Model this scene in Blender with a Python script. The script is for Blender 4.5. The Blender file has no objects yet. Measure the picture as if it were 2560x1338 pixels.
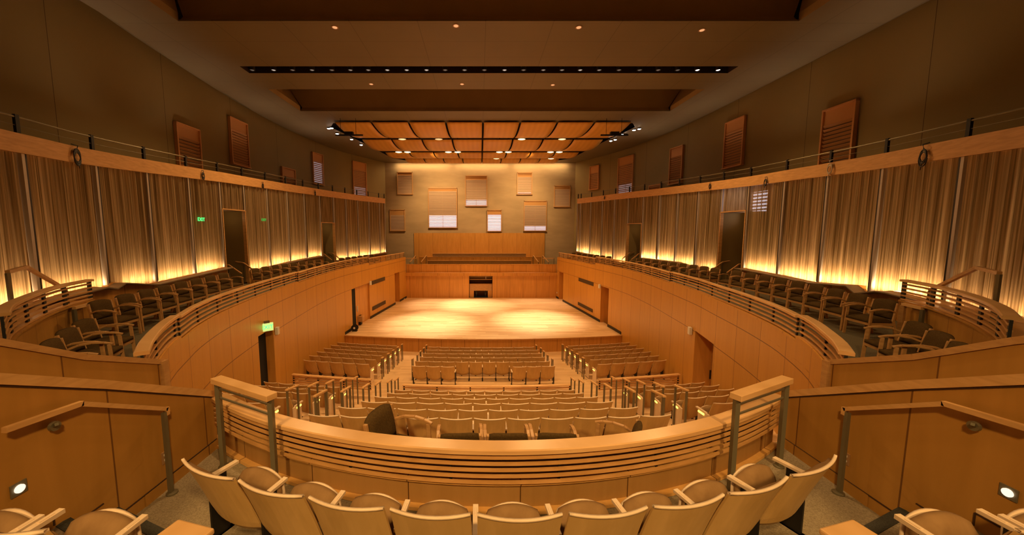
import bpy, math, random
import numpy as np
from mathutils import Vector, Matrix
random.seed(7)
SC = bpy.context.scene
COL = SC.collection
# ------------------------------------------------------------------ camera, world, exposure
F, PX, PY = 900.0, 1200.0, 669.0
TH = math.atan(89 / F)
CAM = np.array([-.2, 0.0, 5.93])
cam = bpy.data.cameras.new('camera'); camo = bpy.data.objects.new('camera', cam); COL.objects.link(camo)
cam.sensor_width = 36; cam.lens = F / 2560 * 36; cam.shift_x = (1280 - PX) / 2560; cam.shift_y = (PY - 669) / 2560
cam.clip_start = .05; cam.clip_end = 200
camo.location = CAM; camo.rotation_euler = (math.pi / 2 - TH, 0, 0)
SC.camera = camo
w = bpy.data.worlds.new('world'); SC.world = w; w.use_nodes = True
w.node_tree.nodes['Background'].inputs[0].default_value = (.35, .22, .12, 1)
w.node_tree.nodes['Background'].inputs[1].default_value = .02
SC.view_settings.view_transform = 'Standard'; SC.view_settings.look = 'None'
SC.view_settings.exposure = 0.0; SC.view_settings.gamma = 1
SC.view_settings.use_curve_mapping = False
try:
    SC.cycles.use_denoising = True
    SC.cycles.max_bounces = 7; SC.cycles.diffuse_bounces = 4; SC.cycles.glossy_bounces = 2
    SC.cycles.transmission_bounces = 3; SC.cycles.transparent_max_bounces = 6
    SC.cycles.sample_clamp_indirect = 3; SC.cycles.caustics_reflective = False; SC.cycles.caustics_refractive = False
    SC.cycles.use_adaptive_sampling = True
except Exception: pass
WARM = (1.0, .57, .22); WARMER = (1.0, .52, .15)

def lamp(kind, name, loc, energy, color=WARM, size=.1, target=None, spot=60, blend=.8, sy=None):
    d = bpy.data.lights.new(name, kind); d.energy = energy; d.color = color
    if kind == 'AREA':
        d.size = size
        if sy: d.shape = 'RECTANGLE'; d.size_y = sy
    else: d.shadow_soft_size = size
    if kind == 'SPOT': d.spot_size = math.radians(spot); d.spot_blend = blend
    o = bpy.data.objects.new(name, d); COL.objects.link(o); o.location = loc
    if target is not None:
        o.rotation_euler = (Vector(target) - Vector(loc)).to_track_quat('-Z', 'Y').to_euler()
    return o
# stage lamps in the slots of the canopy
STAGE_SPOTS = [(-3.3, 28.95, -3.5, 23.3, 1), (3.3, 28.95, 3.7, 24.0, 1), (-2.3, 33.5, -.6, 29.0, .9), (2.1, 33.5, 4.4, 29.9, .35), (-6.7, 33.5, -3.4, 29.2, .5), (6.5, 33.5, .4, 22.2, .4)]
for i, (x, y, tx, ty, k) in enumerate(STAGE_SPOTS):
    lamp('SPOT', 'stage_spot_light', (x, y, 12.9), 19000 * k, (1, .72, .44), .25, (tx, ty, 0), 30, 1)
lamp('SPOT', 'stage_wash_light', (-2.5, 28.95, 12.9), 1900, WARMER, .5, (-1.5, 27, 0), 120, 1)
lamp('SPOT', 'stage_wash_light', (2.5, 28.95, 12.9), 1900, WARMER, .5, (1.5, 27, 0), 120, 1)
# house lamps in the trough and unseen downlights, plus an added rear pair
for x in (-8.5, -2.5, 2.5, 8.5):
    lamp('SPOT', 'house_or_fill_light', (x, 17.2, 13.25), 1500, WARM, .15, (x * .9, 15.5, 0), 150, .9)
for x, y, e in ((-3.6, 8.0, 1500), (3.6, 8.0, 1500)):
    lamp('SPOT', 'house_or_fill_light', (x, y, 13.2), e, (1, .60, .25), .15, (x * .75, 11.5, 0), 62, .9)
for x, y in ((-2.6, 4.6), (2.6, 4.6)):
    lamp('SPOT', 'house_or_fill_light', (x, y, 13.2), 900, (1, .60, .26), .15, (x, 6.2, 2), 64, .9)
for x, y in ((-4.5, -6.0), (4.5, -6.0)):  # pair added unseen behind the camera to brighten the seat backs
    lamp('SPOT', 'house_or_fill_light', (x, y, 12.9), 4200, (1, .60, .22), .5, (-x * .35, 3.4, 3.4), 58, .9)

# wash on the rear wall
for x in (-6.2, 0, 6.2):
    lamp('AREA', 'wall_wash_light', (x, 38.8, 13.2), 110, (1, .62, .28), 5.8, (x, 39.25, 11.0), sy=.12)
for x in (-4.5, 4.5):
    lamp('SPOT', 'choir_light', (x, 33.5, 12.9), 3000, (1, .60, .25), .3, (x * .9, 39.2, 7.0), 100, 1)

# ------------------------------------------------------------------ geometry from the photograph's sight lines
def ray(x, y):
    u = (x - PX) / F; v = (PY - y) / F; c, s = math.cos(TH), math.sin(TH)
    return np.array([u, c + v * s, -s + v * c])
def atZ(x, y, z): r = ray(x, y); return CAM + r * (z - CAM[2]) / r[2]
def atY(x, y, Y): r = ray(x, y); return CAM + r * Y / r[1]
def atX(x, y, X): r = ray(x, y); return CAM + r * (X - CAM[0]) / r[0]
class Path:
    def __init__(s, pts, n=8, smooth=True):
        P = [np.array(p[:2], float) for p in pts]
        if smooth and len(P) > 2:
            Q = []
            for i in range(len(P) - 1):
                p0 = P[max(i - 1, 0)]; p1 = P[i]; p2 = P[i + 1]; p3 = P[min(i + 2, len(P) - 1)]
                for k in range(n):
                    t = k / n
                    Q.append(.5 * (2 * p1 + (p2 - p0) * t + (2 * p0 - 5 * p1 + 4 * p2 - p3) * t * t + (3 * p1 - p0 - 3 * p2 + p3) * t ** 3))
            Q.append(P[-1]); P = Q
        s.P = np.array(P); d = np.linalg.norm(np.diff(s.P, axis=0), axis=1)
        s.S = np.concatenate([[0], np.cumsum(d)]); s.L = s.S[-1]
    def at(s, t): return np.array([np.interp(t, s.S, s.P[:, 0]), np.interp(t, s.S, s.P[:, 1])])
    def tan(s, t):
        a = s.at(max(t - .05, 0)); b = s.at(min(t + .05, s.L)); d = b - a; return d / (np.linalg.norm(d) + 1e-9)
    def sub(s, a, b, step=.35):
        n = max(1, int(round(abs(b - a) / step))); return [s.at(a + (b - a) * i / n) for i in range(n + 1)]
    def hit(s, x, y):
        """arc length and height where the sight line through photo pixel (x, y) meets the vertical sheet over the path"""
        r = ray(x, y); best = None
        for i in range(len(s.P) - 1):
            a, b = s.P[i] - CAM[:2], s.P[i + 1] - CAM[:2]; d = b - a
            M = np.array([[r[0], -d[0]], [r[1], -d[1]]]); det = np.linalg.det(M)
            if abs(det) < 1e-9: continue
            t, q = np.linalg.solve(M, a)
            if t > 0 and -1e-6 <= q <= 1 + 1e-6 and (best is None or t < best[0]):
                best = (t, s.S[i] + q * (s.S[i + 1] - s.S[i]))
        if best is None:
            e = [(abs(np.cross(r[:2], p - CAM[:2]) if False else r[0] * (p - CAM[:2])[1] - r[1] * (p - CAM[:2])[0]), k) for k, p in enumerate(s.P)]
            k = min(e)[1]; t = np.linalg.norm(s.P[k] - CAM[:2]) / np.linalg.norm(r[:2]); return s.S[k], CAM[2] + r[2] * t
        return best[1], CAM[2] + r[2] * best[0]

class MB:
    def __init__(s): s.v = []; s.f = []; s.u = []
    def quad(s, a, b, c, d, uv=None):
        n = len(s.v); s.v += [tuple(a), tuple(b), tuple(c), tuple(d)]; s.f.append((n, n + 1, n + 2, n + 3))
        s.u += uv if uv else [(0, 0), (1, 0), (1, 1), (0, 1)]
    def tri(s, a, b, c):
        n = len(s.v); s.v += [tuple(a), tuple(b), tuple(c)]; s.f.append((n, n + 1, n + 2)); s.u += [(0, 0), (1, 0), (0, 1)]
    def poly(s, pts):
        n = len(s.v); s.v += [tuple(p) for p in pts]; s.f.append(tuple(range(n, n + len(pts)))); s.u += [(p[0], p[1]) for p in pts]
    def add(s, verts, faces):
        n = len(s.v); s.v += [tuple(p) for p in verts]
        for f in faces: s.f.append(tuple(n + i for i in f)); s.u += [(verts[i][0] + verts[i][1], verts[i][2]) for i in f]
    def box(s, c, d, rz=0, M=None):
        x, y, z = d[0] / 2, d[1] / 2, d[2] / 2
        V = [Vector((a * x, b * y, e * z)) for a, b, e in ((-1, -1, -1), (1, -1, -1), (1, 1, -1), (-1, 1, -1), (-1, -1, 1), (1, -1, 1), (1, 1, 1), (-1, 1, 1))]
        R = M if M is not None else Matrix.Rotation(rz, 3, 'Z')
        V = [R @ p + Vector(c) for p in V]
        s.add(V, [(0, 3, 2, 1), (4, 5, 6, 7), (0, 1, 5, 4), (1, 2, 6, 5), (2, 3, 7, 6), (3, 0, 4, 7)])
    def bar(s, a, b, wd, ht, up=(0, 0, 1)):
        a, b = Vector(a), Vector(b); d = (b - a); L = d.length; d.normalize(); up = Vector(up)
        sd = d.cross(up)
        if sd.length < 1e-4: sd = d.cross(Vector((1, 0, 0)))
        sd.normalize(); u2 = sd.cross(d)
        V = []
        for p in (a, b):
            for i, j in ((-1, -1), (1, -1), (1, 1), (-1, 1)): V.append(p + sd * wd / 2 * i + u2 * ht / 2 * j)
        s.add(V, [(0, 1, 2, 3), (7, 6, 5, 4), (0, 4, 5, 1), (1, 5, 6, 2), (2, 6, 7, 3), (3, 7, 4, 0)])
    def tube(s, pts, r, n=8, close=False):
        pts = [Vector(p) for p in pts]; rings = []
        for i, p in enumerate(pts):
            d = (pts[min(i + 1, len(pts) - 1)] - pts[max(i - 1, 0)]).normalized()
            a = d.cross(Vector((0, 0, 1)))
            if a.length < .05: a = d.cross(Vector((1, 0, 0)))
            a.normalize(); b = d.cross(a)
            rr = r[i] if isinstance(r, (list, tuple)) else r
            rings.append([p + (a * math.cos(2 * math.pi * k / n) + b * math.sin(2 * math.pi * k / n)) * rr for k in range(n)])
        V = [q for g in rings for q in g]; Fc = []
        for i in range(len(rings) - 1):
            for k in range(n): Fc.append((i * n + k, i * n + (k + 1) % n, (i + 1) * n + (k + 1) % n, (i + 1) * n + k))
        Fc.append(tuple(range(n))); Fc.append(tuple((len(rings) - 1) * n + k for k in reversed(range(n))))
        s.add(V, Fc)
    def lathe(s, c, prof, n=16, axis='Z'):
        V = []; Fc = []
        for r, z in prof:
            for k in range(n):
                a = 2 * math.pi * k / n; p = (r * math.cos(a), r * math.sin(a), z)
                if axis == 'Y': p = (p[0], p[2], p[1])
                if axis == 'X': p = (p[2], p[0], p[1])
                V.append((c[0] + p[0], c[1] + p[1], c[2] + p[2]))
        for i in range(len(prof) - 1):
            for k in range(n): Fc.append((i * n + k, i * n + (k + 1) % n, (i + 1) * n + (k + 1) % n, (i + 1) * n + k))
        Fc.append(tuple(range(n))); Fc.append(tuple((len(prof) - 1) * n + k for k in range(n)))
        s.add(V, Fc)
    def sweep(s, pts, prof, z=0, caps=True):
        """profile [(offset to the right of travel, height)] carried along xy pts; z number or function of index"""
        P = [np.array(p[:2], float) for p in pts]; m = len(prof); base = len(s.v); acc = 0
        for i, p in enumerate(P):
            a = P[max(i - 1, 0)]; b = P[min(i + 1, len(P) - 1)]; d = (b - a) / (np.linalg.norm(b - a) + 1e-9); nr = np.array([d[1], -d[0]])
            zz = z[i] if isinstance(z, (list, tuple, np.ndarray)) else z
            for o, h in prof:
                q = p + nr * o; s.v.append((q[0], q[1], zz + h))
        for i in range(len(P) - 1):
            L = float(np.linalg.norm(P[i + 1] - P[i]))
            for k in range(m):
                k2 = (k + 1) % m
                s.f.append((base + i * m + k, base + i * m + k2, base + (i + 1) * m + k2, base + (i + 1) * m + k))
                va, vb = prof[k][1] + (0 if abs(prof[k][0] - prof[k2][0]) < 1e-6 else prof[k][0]), prof[k2][1] + (0 if abs(prof[k][0] - prof[k2][0]) < 1e-6 else prof[k2][0])
                s.u += [(acc, va), (acc, vb), (acc + L, vb), (acc + L, va)]
            acc += L
        if caps:
            for i in (0, len(P) - 1):
                s.f.append(tuple(base + i * m + k for k in range(m))); s.u += [(0, prof[k][1]) for k in range(m)]
    def ribbon(s, pts, z0, z1, s0=0.0):
        """upright sheet with uv = (arc length, height)"""
        acc = s0
        for i in range(len(pts) - 1):
            a, b = pts[i], pts[i + 1]; L = float(np.linalg.norm(np.array(b[:2]) - np.array(a[:2])))
            za0, za1 = (z0[i], z0[i + 1]) if isinstance(z0, list) else (z0, z0)
            zb0, zb1 = (z1[i], z1[i + 1]) if isinstance(z1, list) else (z1, z1)
            s.quad((a[0], a[1], za0), (b[0], b[1], za1), (b[0], b[1], zb1), (a[0], a[1], zb0), [(acc, za0), (acc + L, za1), (acc + L, zb1), (acc, zb0)])
            acc += L
    def build(s, name, mat, parent=None, smooth=False, bevel=0, world=False, subs=0):
        if smooth:
            mp = {}; idx = []; nv = []
            for p in s.v:
                k = (round(p[0], 5), round(p[1], 5), round(p[2], 5))
                if k not in mp: mp[k] = len(nv); nv.append(p)
                idx.append(mp[k])
            s.v = nv; s.f = [tuple(idx[i] for i in f) for f in s.f]
        me = bpy.data.meshes.new(name)
        org = Vector(parent.location) if (parent is not None and world) else Vector((0, 0, 0))
        me.from_pydata([(p[0] - org[0], p[1] - org[1], p[2] - org[2]) for p in s.v], [], s.f)
        uv = me.uv_layers.new(name='UVMap')
        if len(s.u) == len(uv.data): uv.data.foreach_set('uv', [float(c) for p in s.u for c in p])
        me.materials.append(mat)
        if smooth:
            me.polygons.foreach_set('use_smooth', [True] * len(me.polygons))
        me.update()
        o = bpy.data.objects.new(name, me); COL.objects.link(o)
        if parent is not None: o.parent = parent
        if bevel:
            m = o.modifiers.new('bevel', 'BEVEL'); m.width = bevel; m.segments = 2; m.limit_method = 'ANGLE'; m.angle_limit = .6
        if subs:
            m = o.modifiers.new('subd', 'SUBSURF'); m.levels = subs; m.render_levels = subs
        return o
def thing(name, loc, label, cat, group=None, rz=0):
    o = bpy.data.objects.new(name, None); COL.objects.link(o); o.location = tuple(float(c) for c in loc); o.rotation_euler = (0, 0, rz)
    o.empty_display_size = .1; o['label'] = label; o['category'] = cat
    if group: o['group'] = group
    return o
def tag(o, label, cat, group=None, kind=None):
    o['label'] = label; o['category'] = cat
    if group: o['group'] = group
    if kind: o['kind'] = kind
    return o
def struct(o): o['kind'] = 'structure'; return o
def dup(root, loc, rz, label, group=None, sx=1.0):
    r = root.copy(); COL.objects.link(r); r.location = tuple(float(c) for c in loc); r.rotation_euler = (0, 0, rz); r.scale = (sx, 1, 1); r['label'] = label
    if group: r['group'] = group
    for ch in list(root.children):
        c = ch.copy(); COL.objects.link(c); c.parent = r
        for g in list(ch.children): d = g.copy(); COL.objects.link(d); d.parent = c
    return r
ORD = ['first', 'second', 'third', 'fourth', 'fifth', 'sixth', 'seventh', 'eighth', 'ninth', 'tenth', 'eleventh', 'twelfth', 'thirteenth', 'fourteenth', 'fifteenth', 'sixteenth', 'seventeenth', 'eighteenth', 'nineteenth', 'twentieth', 'twenty-first', 'twenty-second', 'twenty-third', 'twenty-fourth', 'twenty-fifth', 'twenty-sixth']

# ------------------------------------------------------------------ materials
def mat(name):
    m = bpy.data.materials.new(name); m.use_nodes = True; n = m.node_tree.nodes; return m, n, m.node_tree.links, n['Principled BSDF']
def simple(name, col, rough=.6, metal=0, emit=None, es=0):
    m, n, l, b = mat(name); b.inputs['Base Color'].default_value = (*col, 1); b.inputs['Roughness'].default_value = rough; b.inputs['Metallic'].default_value = metal
    if emit: b.inputs['Emission Color'].default_value = (*emit, 1); b.inputs['Emission Strength'].default_value = es
    return m
def math_node(n, l, op, a, b=None):
    x = n.new('ShaderNodeMath'); x.operation = op
    for i, q in enumerate((a, b)):
        if q is None: continue
        if isinstance(q, (int, float)): x.inputs[i].default_value = q
        else: l.new(q, x.inputs[i])
    return x.outputs[0]
def grain(n, l, coord, sc):
    mp = n.new('ShaderNodeMapping'); mp.inputs['Scale'].default_value = sc; l.new(coord, mp.inputs[0])
    t = n.new('ShaderNodeTexNoise'); t.inputs['Scale'].default_value = 1; t.inputs['Detail'].default_value = 5; t.inputs['Distortion'].default_value = .6
    l.new(mp.outputs[0], t.inputs['Vector']); return t.outputs[0]
def ramp(n, l, fac, c0, c1, p0=.3, p1=.7):
    r = n.new('ShaderNodeValToRGB'); r.color_ramp.elements[0].position = p0; r.color_ramp.elements[1].position = p1
    r.color_ramp.elements[0].color = (*c0, 1); r.color_ramp.elements[1].color = (*c1, 1); l.new(fac, r.inputs[0]); return r.outputs[0]
def mixc(n, l, fac, a, b):
    x = n.new('ShaderNodeMix'); x.data_type = 'RGBA'
    if isinstance(fac, (int, float)): x.inputs[0].default_value = fac
    else: l.new(fac, x.inputs[0])
    for i, q in ((6, a), (7, b)):
        if isinstance(q, tuple): x.inputs[i].default_value = (*q, 1)
        else: l.new(q, x.inputs[i])
    return x.outputs[2]
def wood(name, c0, c1, sc=(2, 2, 30), rough=.42, coat=0, src='Object'):
    m, n, l, b = mat(name); tc = n.new('ShaderNodeTexCoord')
    g = grain(n, l, tc.outputs[src], sc); l.new(ramp(n, l, g, c0, c1), b.inputs['Base Color'])
    b.inputs['Roughness'].default_value = rough; b.inputs['Coat Weight'].default_value = coat; return m
def seam(n, l, coord, period, width, offset=0.0):
    q = math_node(n, l, 'ADD', coord, offset); q = math_node(n, l, 'DIVIDE', q, period); q = math_node(n, l, 'FRACT', q)
    q = math_node(n, l, 'SUBTRACT', q, .5); q = math_node(n, l, 'ABSOLUTE', q); return math_node(n, l, 'GREATER_THAN', q, .5 - width / period / 2)
def line_at(n, l, coord, v, width):
    q = math_node(n, l, 'SUBTRACT', coord, v); q = math_node(n, l, 'ABSOLUTE', q); return math_node(n, l, 'LESS_THAN', q, width / 2)
def panelled(name, c0, c1, period, lines=(), seamw=.018, off=0.0, src='UV', grainsc=(7, .5, 1), dark=(.16, .065, .015), tint=.05, rough=.4, vper=None):
    """wood veneer panels: joints every period along u and at the given heights v; each panel its own slight tint"""
    m, n, l, b = mat(name); tc = n.new('ShaderNodeTexCoord'); sp = n.new('ShaderNodeSeparateXYZ'); l.new(tc.outputs[src], sp.inputs[0])
    u, v = sp.outputs[0], sp.outputs[1]
    if src == 'Object': v = sp.outputs[2]
    g = grain(n, l, tc.outputs[src], grainsc); col = ramp(n, l, g, c0, c1)
    idx = math_node(n, l, 'FLOOR', math_node(n, l, 'DIVIDE', math_node(n, l, 'ADD', u, off + period / 2), period))
    wn = n.new('ShaderNodeTexWhiteNoise'); wn.noise_dimensions = '1D'; l.new(idx, wn.inputs['W'])
    hv = n.new('ShaderNodeHueSaturation'); l.new(col, hv.inputs['Color']); l.new(math_node(n, l, 'ADD', math_node(n, l, 'MULTIPLY', wn.outputs[0], tint), 1 - tint / 2), hv.inputs['Value'])
    s = seam(n, l, u, period, seamw, off + period / 2)
    if vper: s = math_node(n, l, 'MAXIMUM', s, seam(n, l, v, vper, seamw))
    for q in lines: s = math_node(n, l, 'MAXIMUM', s, line_at(n, l, v, q, seamw * 1.3))
    l.new(mixc(n, l, s, hv.outputs[0], dark), b.inputs['Base Color']); b.inputs['Roughness'].default_value = rough
    return m
def noisy(name, c0, c1, sc=3, rough=.9, bump=0, bs=60):
    m, n, l, b = mat(name); tc = n.new('ShaderNodeTexCoord'); t = n.new('ShaderNodeTexNoise'); t.inputs['Scale'].default_value = sc; t.inputs['Detail'].default_value = 6
    l.new(tc.outputs['Object'], t.inputs['Vector']); l.new(ramp(n, l, t.outputs[0], c0, c1), b.inputs['Base Color']); b.inputs['Roughness'].default_value = rough; b.inputs['Specular IOR Level'].default_value = .12
    if bump:
        t2 = n.new('ShaderNodeTexNoise'); t2.inputs['Scale'].default_value = bs; l.new(tc.outputs['Object'], t2.inputs['Vector'])
        bp = n.new('ShaderNodeBump'); bp.inputs['Strength'].default_value = bump; l.new(t2.outputs[0], bp.inputs['Height']); l.new(bp.outputs[0], b.inputs['Normal'])
    return m
WD0, WD1 = (.535, .262, .044), (.59, .295, .053)
M_WALL = panelled('maple_wall_panels', WD0, WD1, 1.25, (2.48, 3.42), .016)
M_STAGEW = panelled('maple_stage_panels', (.52, .24, .045), (.64, .31, .07), 1.18, (), .02)
M_APRON = panelled('maple_apron_panels', (.52, .25, .05), (.64, .31, .07), 1.3, (), .02)
M_MAPLE = wood('maple_trim', (.56, .31, .11), (.72, .42, .17), (3, 3, 20))
M_CAP = wood('maple_cap', (.60, .34, .13), (.78, .48, .22), (1.5, 1.5, 8), .3)
M_SLAT = wood('maple_slat', (.50, .26, .08), (.66, .36, .13), (4, 4, 20))
M_PART = panelled('maple_partition', (.40, .195, .035), (.48, .24, .05), 1.02, (), .014, off=.35, grainsc=(5, .6, 1), tint=.08)
M_REARP = panelled('maple_rear_parapet', (.60, .33, .09), (.70, .40, .13), 1.05, (), .01, tint=.08)
M_SEATW = wood('seat_plywood', (.54, .335, .115), (.63, .40, .15), (9, 9, 1.2), .4)
M_SEATE = wood('seat_edge_ply', (.74, .56, .38), (.84, .66, .46), (6, 6, 6), .4)
M_CHAIRW = wood('armchair_wood', (.42, .22, .08), (.55, .31, .12), (6, 6, 20), .35)
M_FAB = noisy('brown_mohair', (.25, .145, .06), (.31, .185, .08), 12, .95, .15, 200)
M_FAB2 = noisy('armchair_fabric', (.065, .038, .012), (.10, .060, .020), 60, .95, .15, 300)
M_STEEL = simple('bronze_steel', (.19, .165, .10), .42, .35)
M_BLACK = simple('black_metal', (.008, .007, .006), .5)
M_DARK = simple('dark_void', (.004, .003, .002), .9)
M_GRILLE = simple('vent_grille', (.13, .085, .045), .6, .3)
M_WHITE = simple('white_plastic', (.75, .72, .66), .5)
M_CARPET = noisy('grey_carpet', (.22, .175, .11), (.38, .31, .20), 90, 1, .4, 160)
M_CARPD = noisy('dark_carpet_strip', (.035, .034, .028), (.065, .062, .05), 90, 1, .4, 160)
M_LENS = simple('lamp_lens', (.9, .9, .9), .3, 0, (1, .82, .6), 9)
M_LENSB = simple('lamp_lens_bright', (.9, .9, .9), .3, 0, (1, .88, .72), 30)
M_STEPL = simple('step_light_lens', (.9, .9, .9), .3, 0, (1, .9, .75), 1.0)
M_AISLE = simple('aisle_light_lens', (.9, .8, .3), .3, 0, (1, .72, .12), 2.2)
M_GREEN = simple('exit_green', (.02, .5, .08), .4, 0, (.04, 1, .14), 3.0)
M_GREEND = simple('exit_green_dim', (.02, .5, .08), .4, 0, (.02, .8, .12), .55)
M_CHECK = noisy('ceiling_grey', (.22, .155, .10), (.25, .18, .115), .6, .85)

def ceiling_mat():
    m, n, l, b = mat('ceiling_panels'); tc = n.new('ShaderNodeTexCoord'); sp = n.new('ShaderNodeSeparateXYZ'); l.new(tc.outputs['Object'], sp.inputs[0])
    t = n.new('ShaderNodeTexNoise'); t.inputs['Scale'].default_value = .5; l.new(tc.outputs['Object'], t.inputs['Vector'])
    col = ramp(n, l, t.outputs[0], (.19, .15, .09), (.21, .165, .10))
    s = math_node(n, l, 'MAXIMUM', seam(n, l, sp.outputs[0], 2.4, .02), seam(n, l, sp.outputs[1], 1.25, .012, .2))
    l.new(mixc(n, l, math_node(n, l, 'MULTIPLY', s, .55), col, (.06, .035, .02)), b.inputs['Base Color']); b.inputs['Roughness'].default_value = .55; return m
M_CEIL = ceiling_mat()
M_COFFER = noisy('coffer_panels', (.36, .265, .15), (.40, .295, .17), .7, .8)
def plaster_mat():
    m, n, l, b = mat('plaster_wall'); tc = n.new('ShaderNodeTexCoord')
    mp = n.new('ShaderNodeMapping'); mp.inputs['Scale'].default_value = (.35, .35, 1.1); l.new(tc.outputs['Object'], mp.inputs[0])
    t = n.new('ShaderNodeTexNoise'); t.inputs['Scale'].default_value = 1.2; t.inputs['Detail'].default_value = 6; l.new(mp.outputs[0], t.inputs['Vector'])
    l.new(ramp(n, l, t.outputs[0], (.36, .27, .15), (.44, .33, .19), .35, .65), b.inputs['Base Color']); b.inputs['Roughness'].default_value = .85
    bp = n.new('ShaderNodeBump'); bp.inputs['Strength'].default_value = .25; bp.inputs['Distance'].default_value = .1; l.new(t.outputs[0], bp.inputs['Height']); l.new(bp.outputs[0], b.inputs['Normal'])
    return m
M_PLAST = plaster_mat()
M_UPPER = panelled('upper_wall_panels', (.27, .205, .085), (.30, .225, .095), 4.6, (), .02, grainsc=(.4, .3, 1), dark=(.09, .055, .03), tint=.05, rough=.8)
def floor_mat(name, c0, c1, plank=.11, along='X', rough=.35, src='Object'):
    m, n, l, b = mat(name); tc = n.new('ShaderNodeTexCoord'); sp = n.new('ShaderNodeSeparateXYZ'); l.new(tc.outputs[src], sp.inputs[0])
    a, c = (sp.outputs[0], sp.outputs[1]) if along == 'X' else (sp.outputs[1], sp.outputs[0])
    row = math_node(n, l, 'FLOOR', math_node(n, l, 'DIVIDE', c, plank))
    wn = n.new('ShaderNodeTexWhiteNoise'); wn.noise_dimensions = '1D'; l.new(row, wn.inputs['W'])
    seg = math_node(n, l, 'FLOOR', math_node(n, l, 'DIVIDE', math_node(n, l, 'ADD', a, math_node(n, l, 'MULTIPLY', wn.outputs[0], 9.0)), 1.6))
    cb = n.new('ShaderNodeCombineXYZ'); l.new(row, cb.inputs[0]); l.new(seg, cb.inputs[1])
    w2 = n.new('ShaderNodeTexWhiteNoise'); w2.noise_dimensions = '2D'; l.new(cb.outputs[0], w2.inputs['Vector'])
    g = grain(n, l, tc.outputs[src], (1.2, 30, 1) if along == 'X' else (30, 1.2, 1))
    f = math_node(n, l, 'ADD', math_node(n, l, 'MULTIPLY', w2.outputs[0], .6), math_node(n, l, 'MULTIPLY', g, .4))
    l.new(ramp(n, l, f, c0, c1, .15, .85), b.inputs['Base Color']); b.inputs['Roughness'].default_value = rough; return m
M_STAGEF = floor_mat('stage_maple_floor', (.54, .34, .17), (.82, .60, .37), .10)
M_TIER = floor_mat('tier_maple_floor', (.58, .36, .17), (.72, .48, .25), .12)
def curtain_mat():
    m, n, l, b = mat('metal_mesh_curtain'); tc = n.new('ShaderNodeTexCoord'); sp = n.new('ShaderNodeSeparateXYZ'); l.new(tc.outputs['UV'], sp.inputs[0])
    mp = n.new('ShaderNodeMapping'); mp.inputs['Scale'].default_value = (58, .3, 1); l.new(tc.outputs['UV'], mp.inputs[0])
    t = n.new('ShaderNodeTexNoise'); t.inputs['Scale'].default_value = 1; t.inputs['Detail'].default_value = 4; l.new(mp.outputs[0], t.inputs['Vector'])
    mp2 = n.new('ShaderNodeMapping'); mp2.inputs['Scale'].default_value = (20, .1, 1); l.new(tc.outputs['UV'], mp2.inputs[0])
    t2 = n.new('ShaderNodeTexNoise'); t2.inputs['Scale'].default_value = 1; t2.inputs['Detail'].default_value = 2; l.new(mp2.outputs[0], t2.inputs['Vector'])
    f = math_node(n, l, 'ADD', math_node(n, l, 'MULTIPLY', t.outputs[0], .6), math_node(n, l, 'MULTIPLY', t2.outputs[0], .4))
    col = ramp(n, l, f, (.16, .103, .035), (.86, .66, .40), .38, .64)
    d = n.new('ShaderNodeBsdfDiffuse'); tr = n.new('ShaderNodeBsdfTranslucent'); l.new(col, d.inputs[0]); l.new(col, tr.inputs[0])
    mx = n.new('ShaderNodeMixShader'); mx.inputs[0].default_value = .62; l.new(d.outputs[0], mx.inputs[1]); l.new(tr.outputs[0], mx.inputs[2])
    tp = n.new('ShaderNodeBsdfTransparent'); m3 = n.new('ShaderNodeMixShader'); m3.inputs[0].default_value = .14; l.new(mx.outputs[0], m3.inputs[1]); l.new(tp.outputs[0], m3.inputs[2])
    out = [q for q in n if q.type == 'OUTPUT_MATERIAL'][0]; l.new(m3.outputs[0], out.inputs[0]); n.remove(b); return m
M_CURT = curtain_mat()
def canopy_mat():
    m, n, l, b = mat('canopy_veneer'); tc = n.new('ShaderNodeTexCoord'); wv = n.new('ShaderNodeTexWave'); wv.inputs['Scale'].default_value = .8; wv.inputs['Distortion'].default_value = 0
    l.new(tc.outputs['Object'], wv.inputs[0]); l.new(ramp(n, l, wv.outputs[0], (.80, .41, .075), (.86, .46, .09), 0, 1), b.inputs['Base Color']); b.inputs['Roughness'].default_value = .45; return m
M_CANOPY = canopy_mat()
M_CPOST = simple('curtain_post_steel', (.50, .46, .42), .4, .4)
M_SLATB = simple('blind_slat', (.72, .56, .40), .5)
M_FRAME = simple('window_wood', (.52, .30, .12), .5)
M_FRAMED = simple('window_blind_fabric', (.50, .27, .09), .7)
M_FRAMEL = simple('side_window_wood', (.66, .32, .11), .6)
M_FABL = simple('side_blind_panel', (.62, .31, .11), .7)
M_SLATL = simple('side_blind_slat', (.56, .30, .13), .7)

# ------------------------------------------------------------------ plan curves of the hall
ZC = 13.3
ZB = 8.25                                   # underside of the header over the curtains
BELOW = 3.35                                # rear balcony floor
SIDES = (-1, 1)
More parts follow.
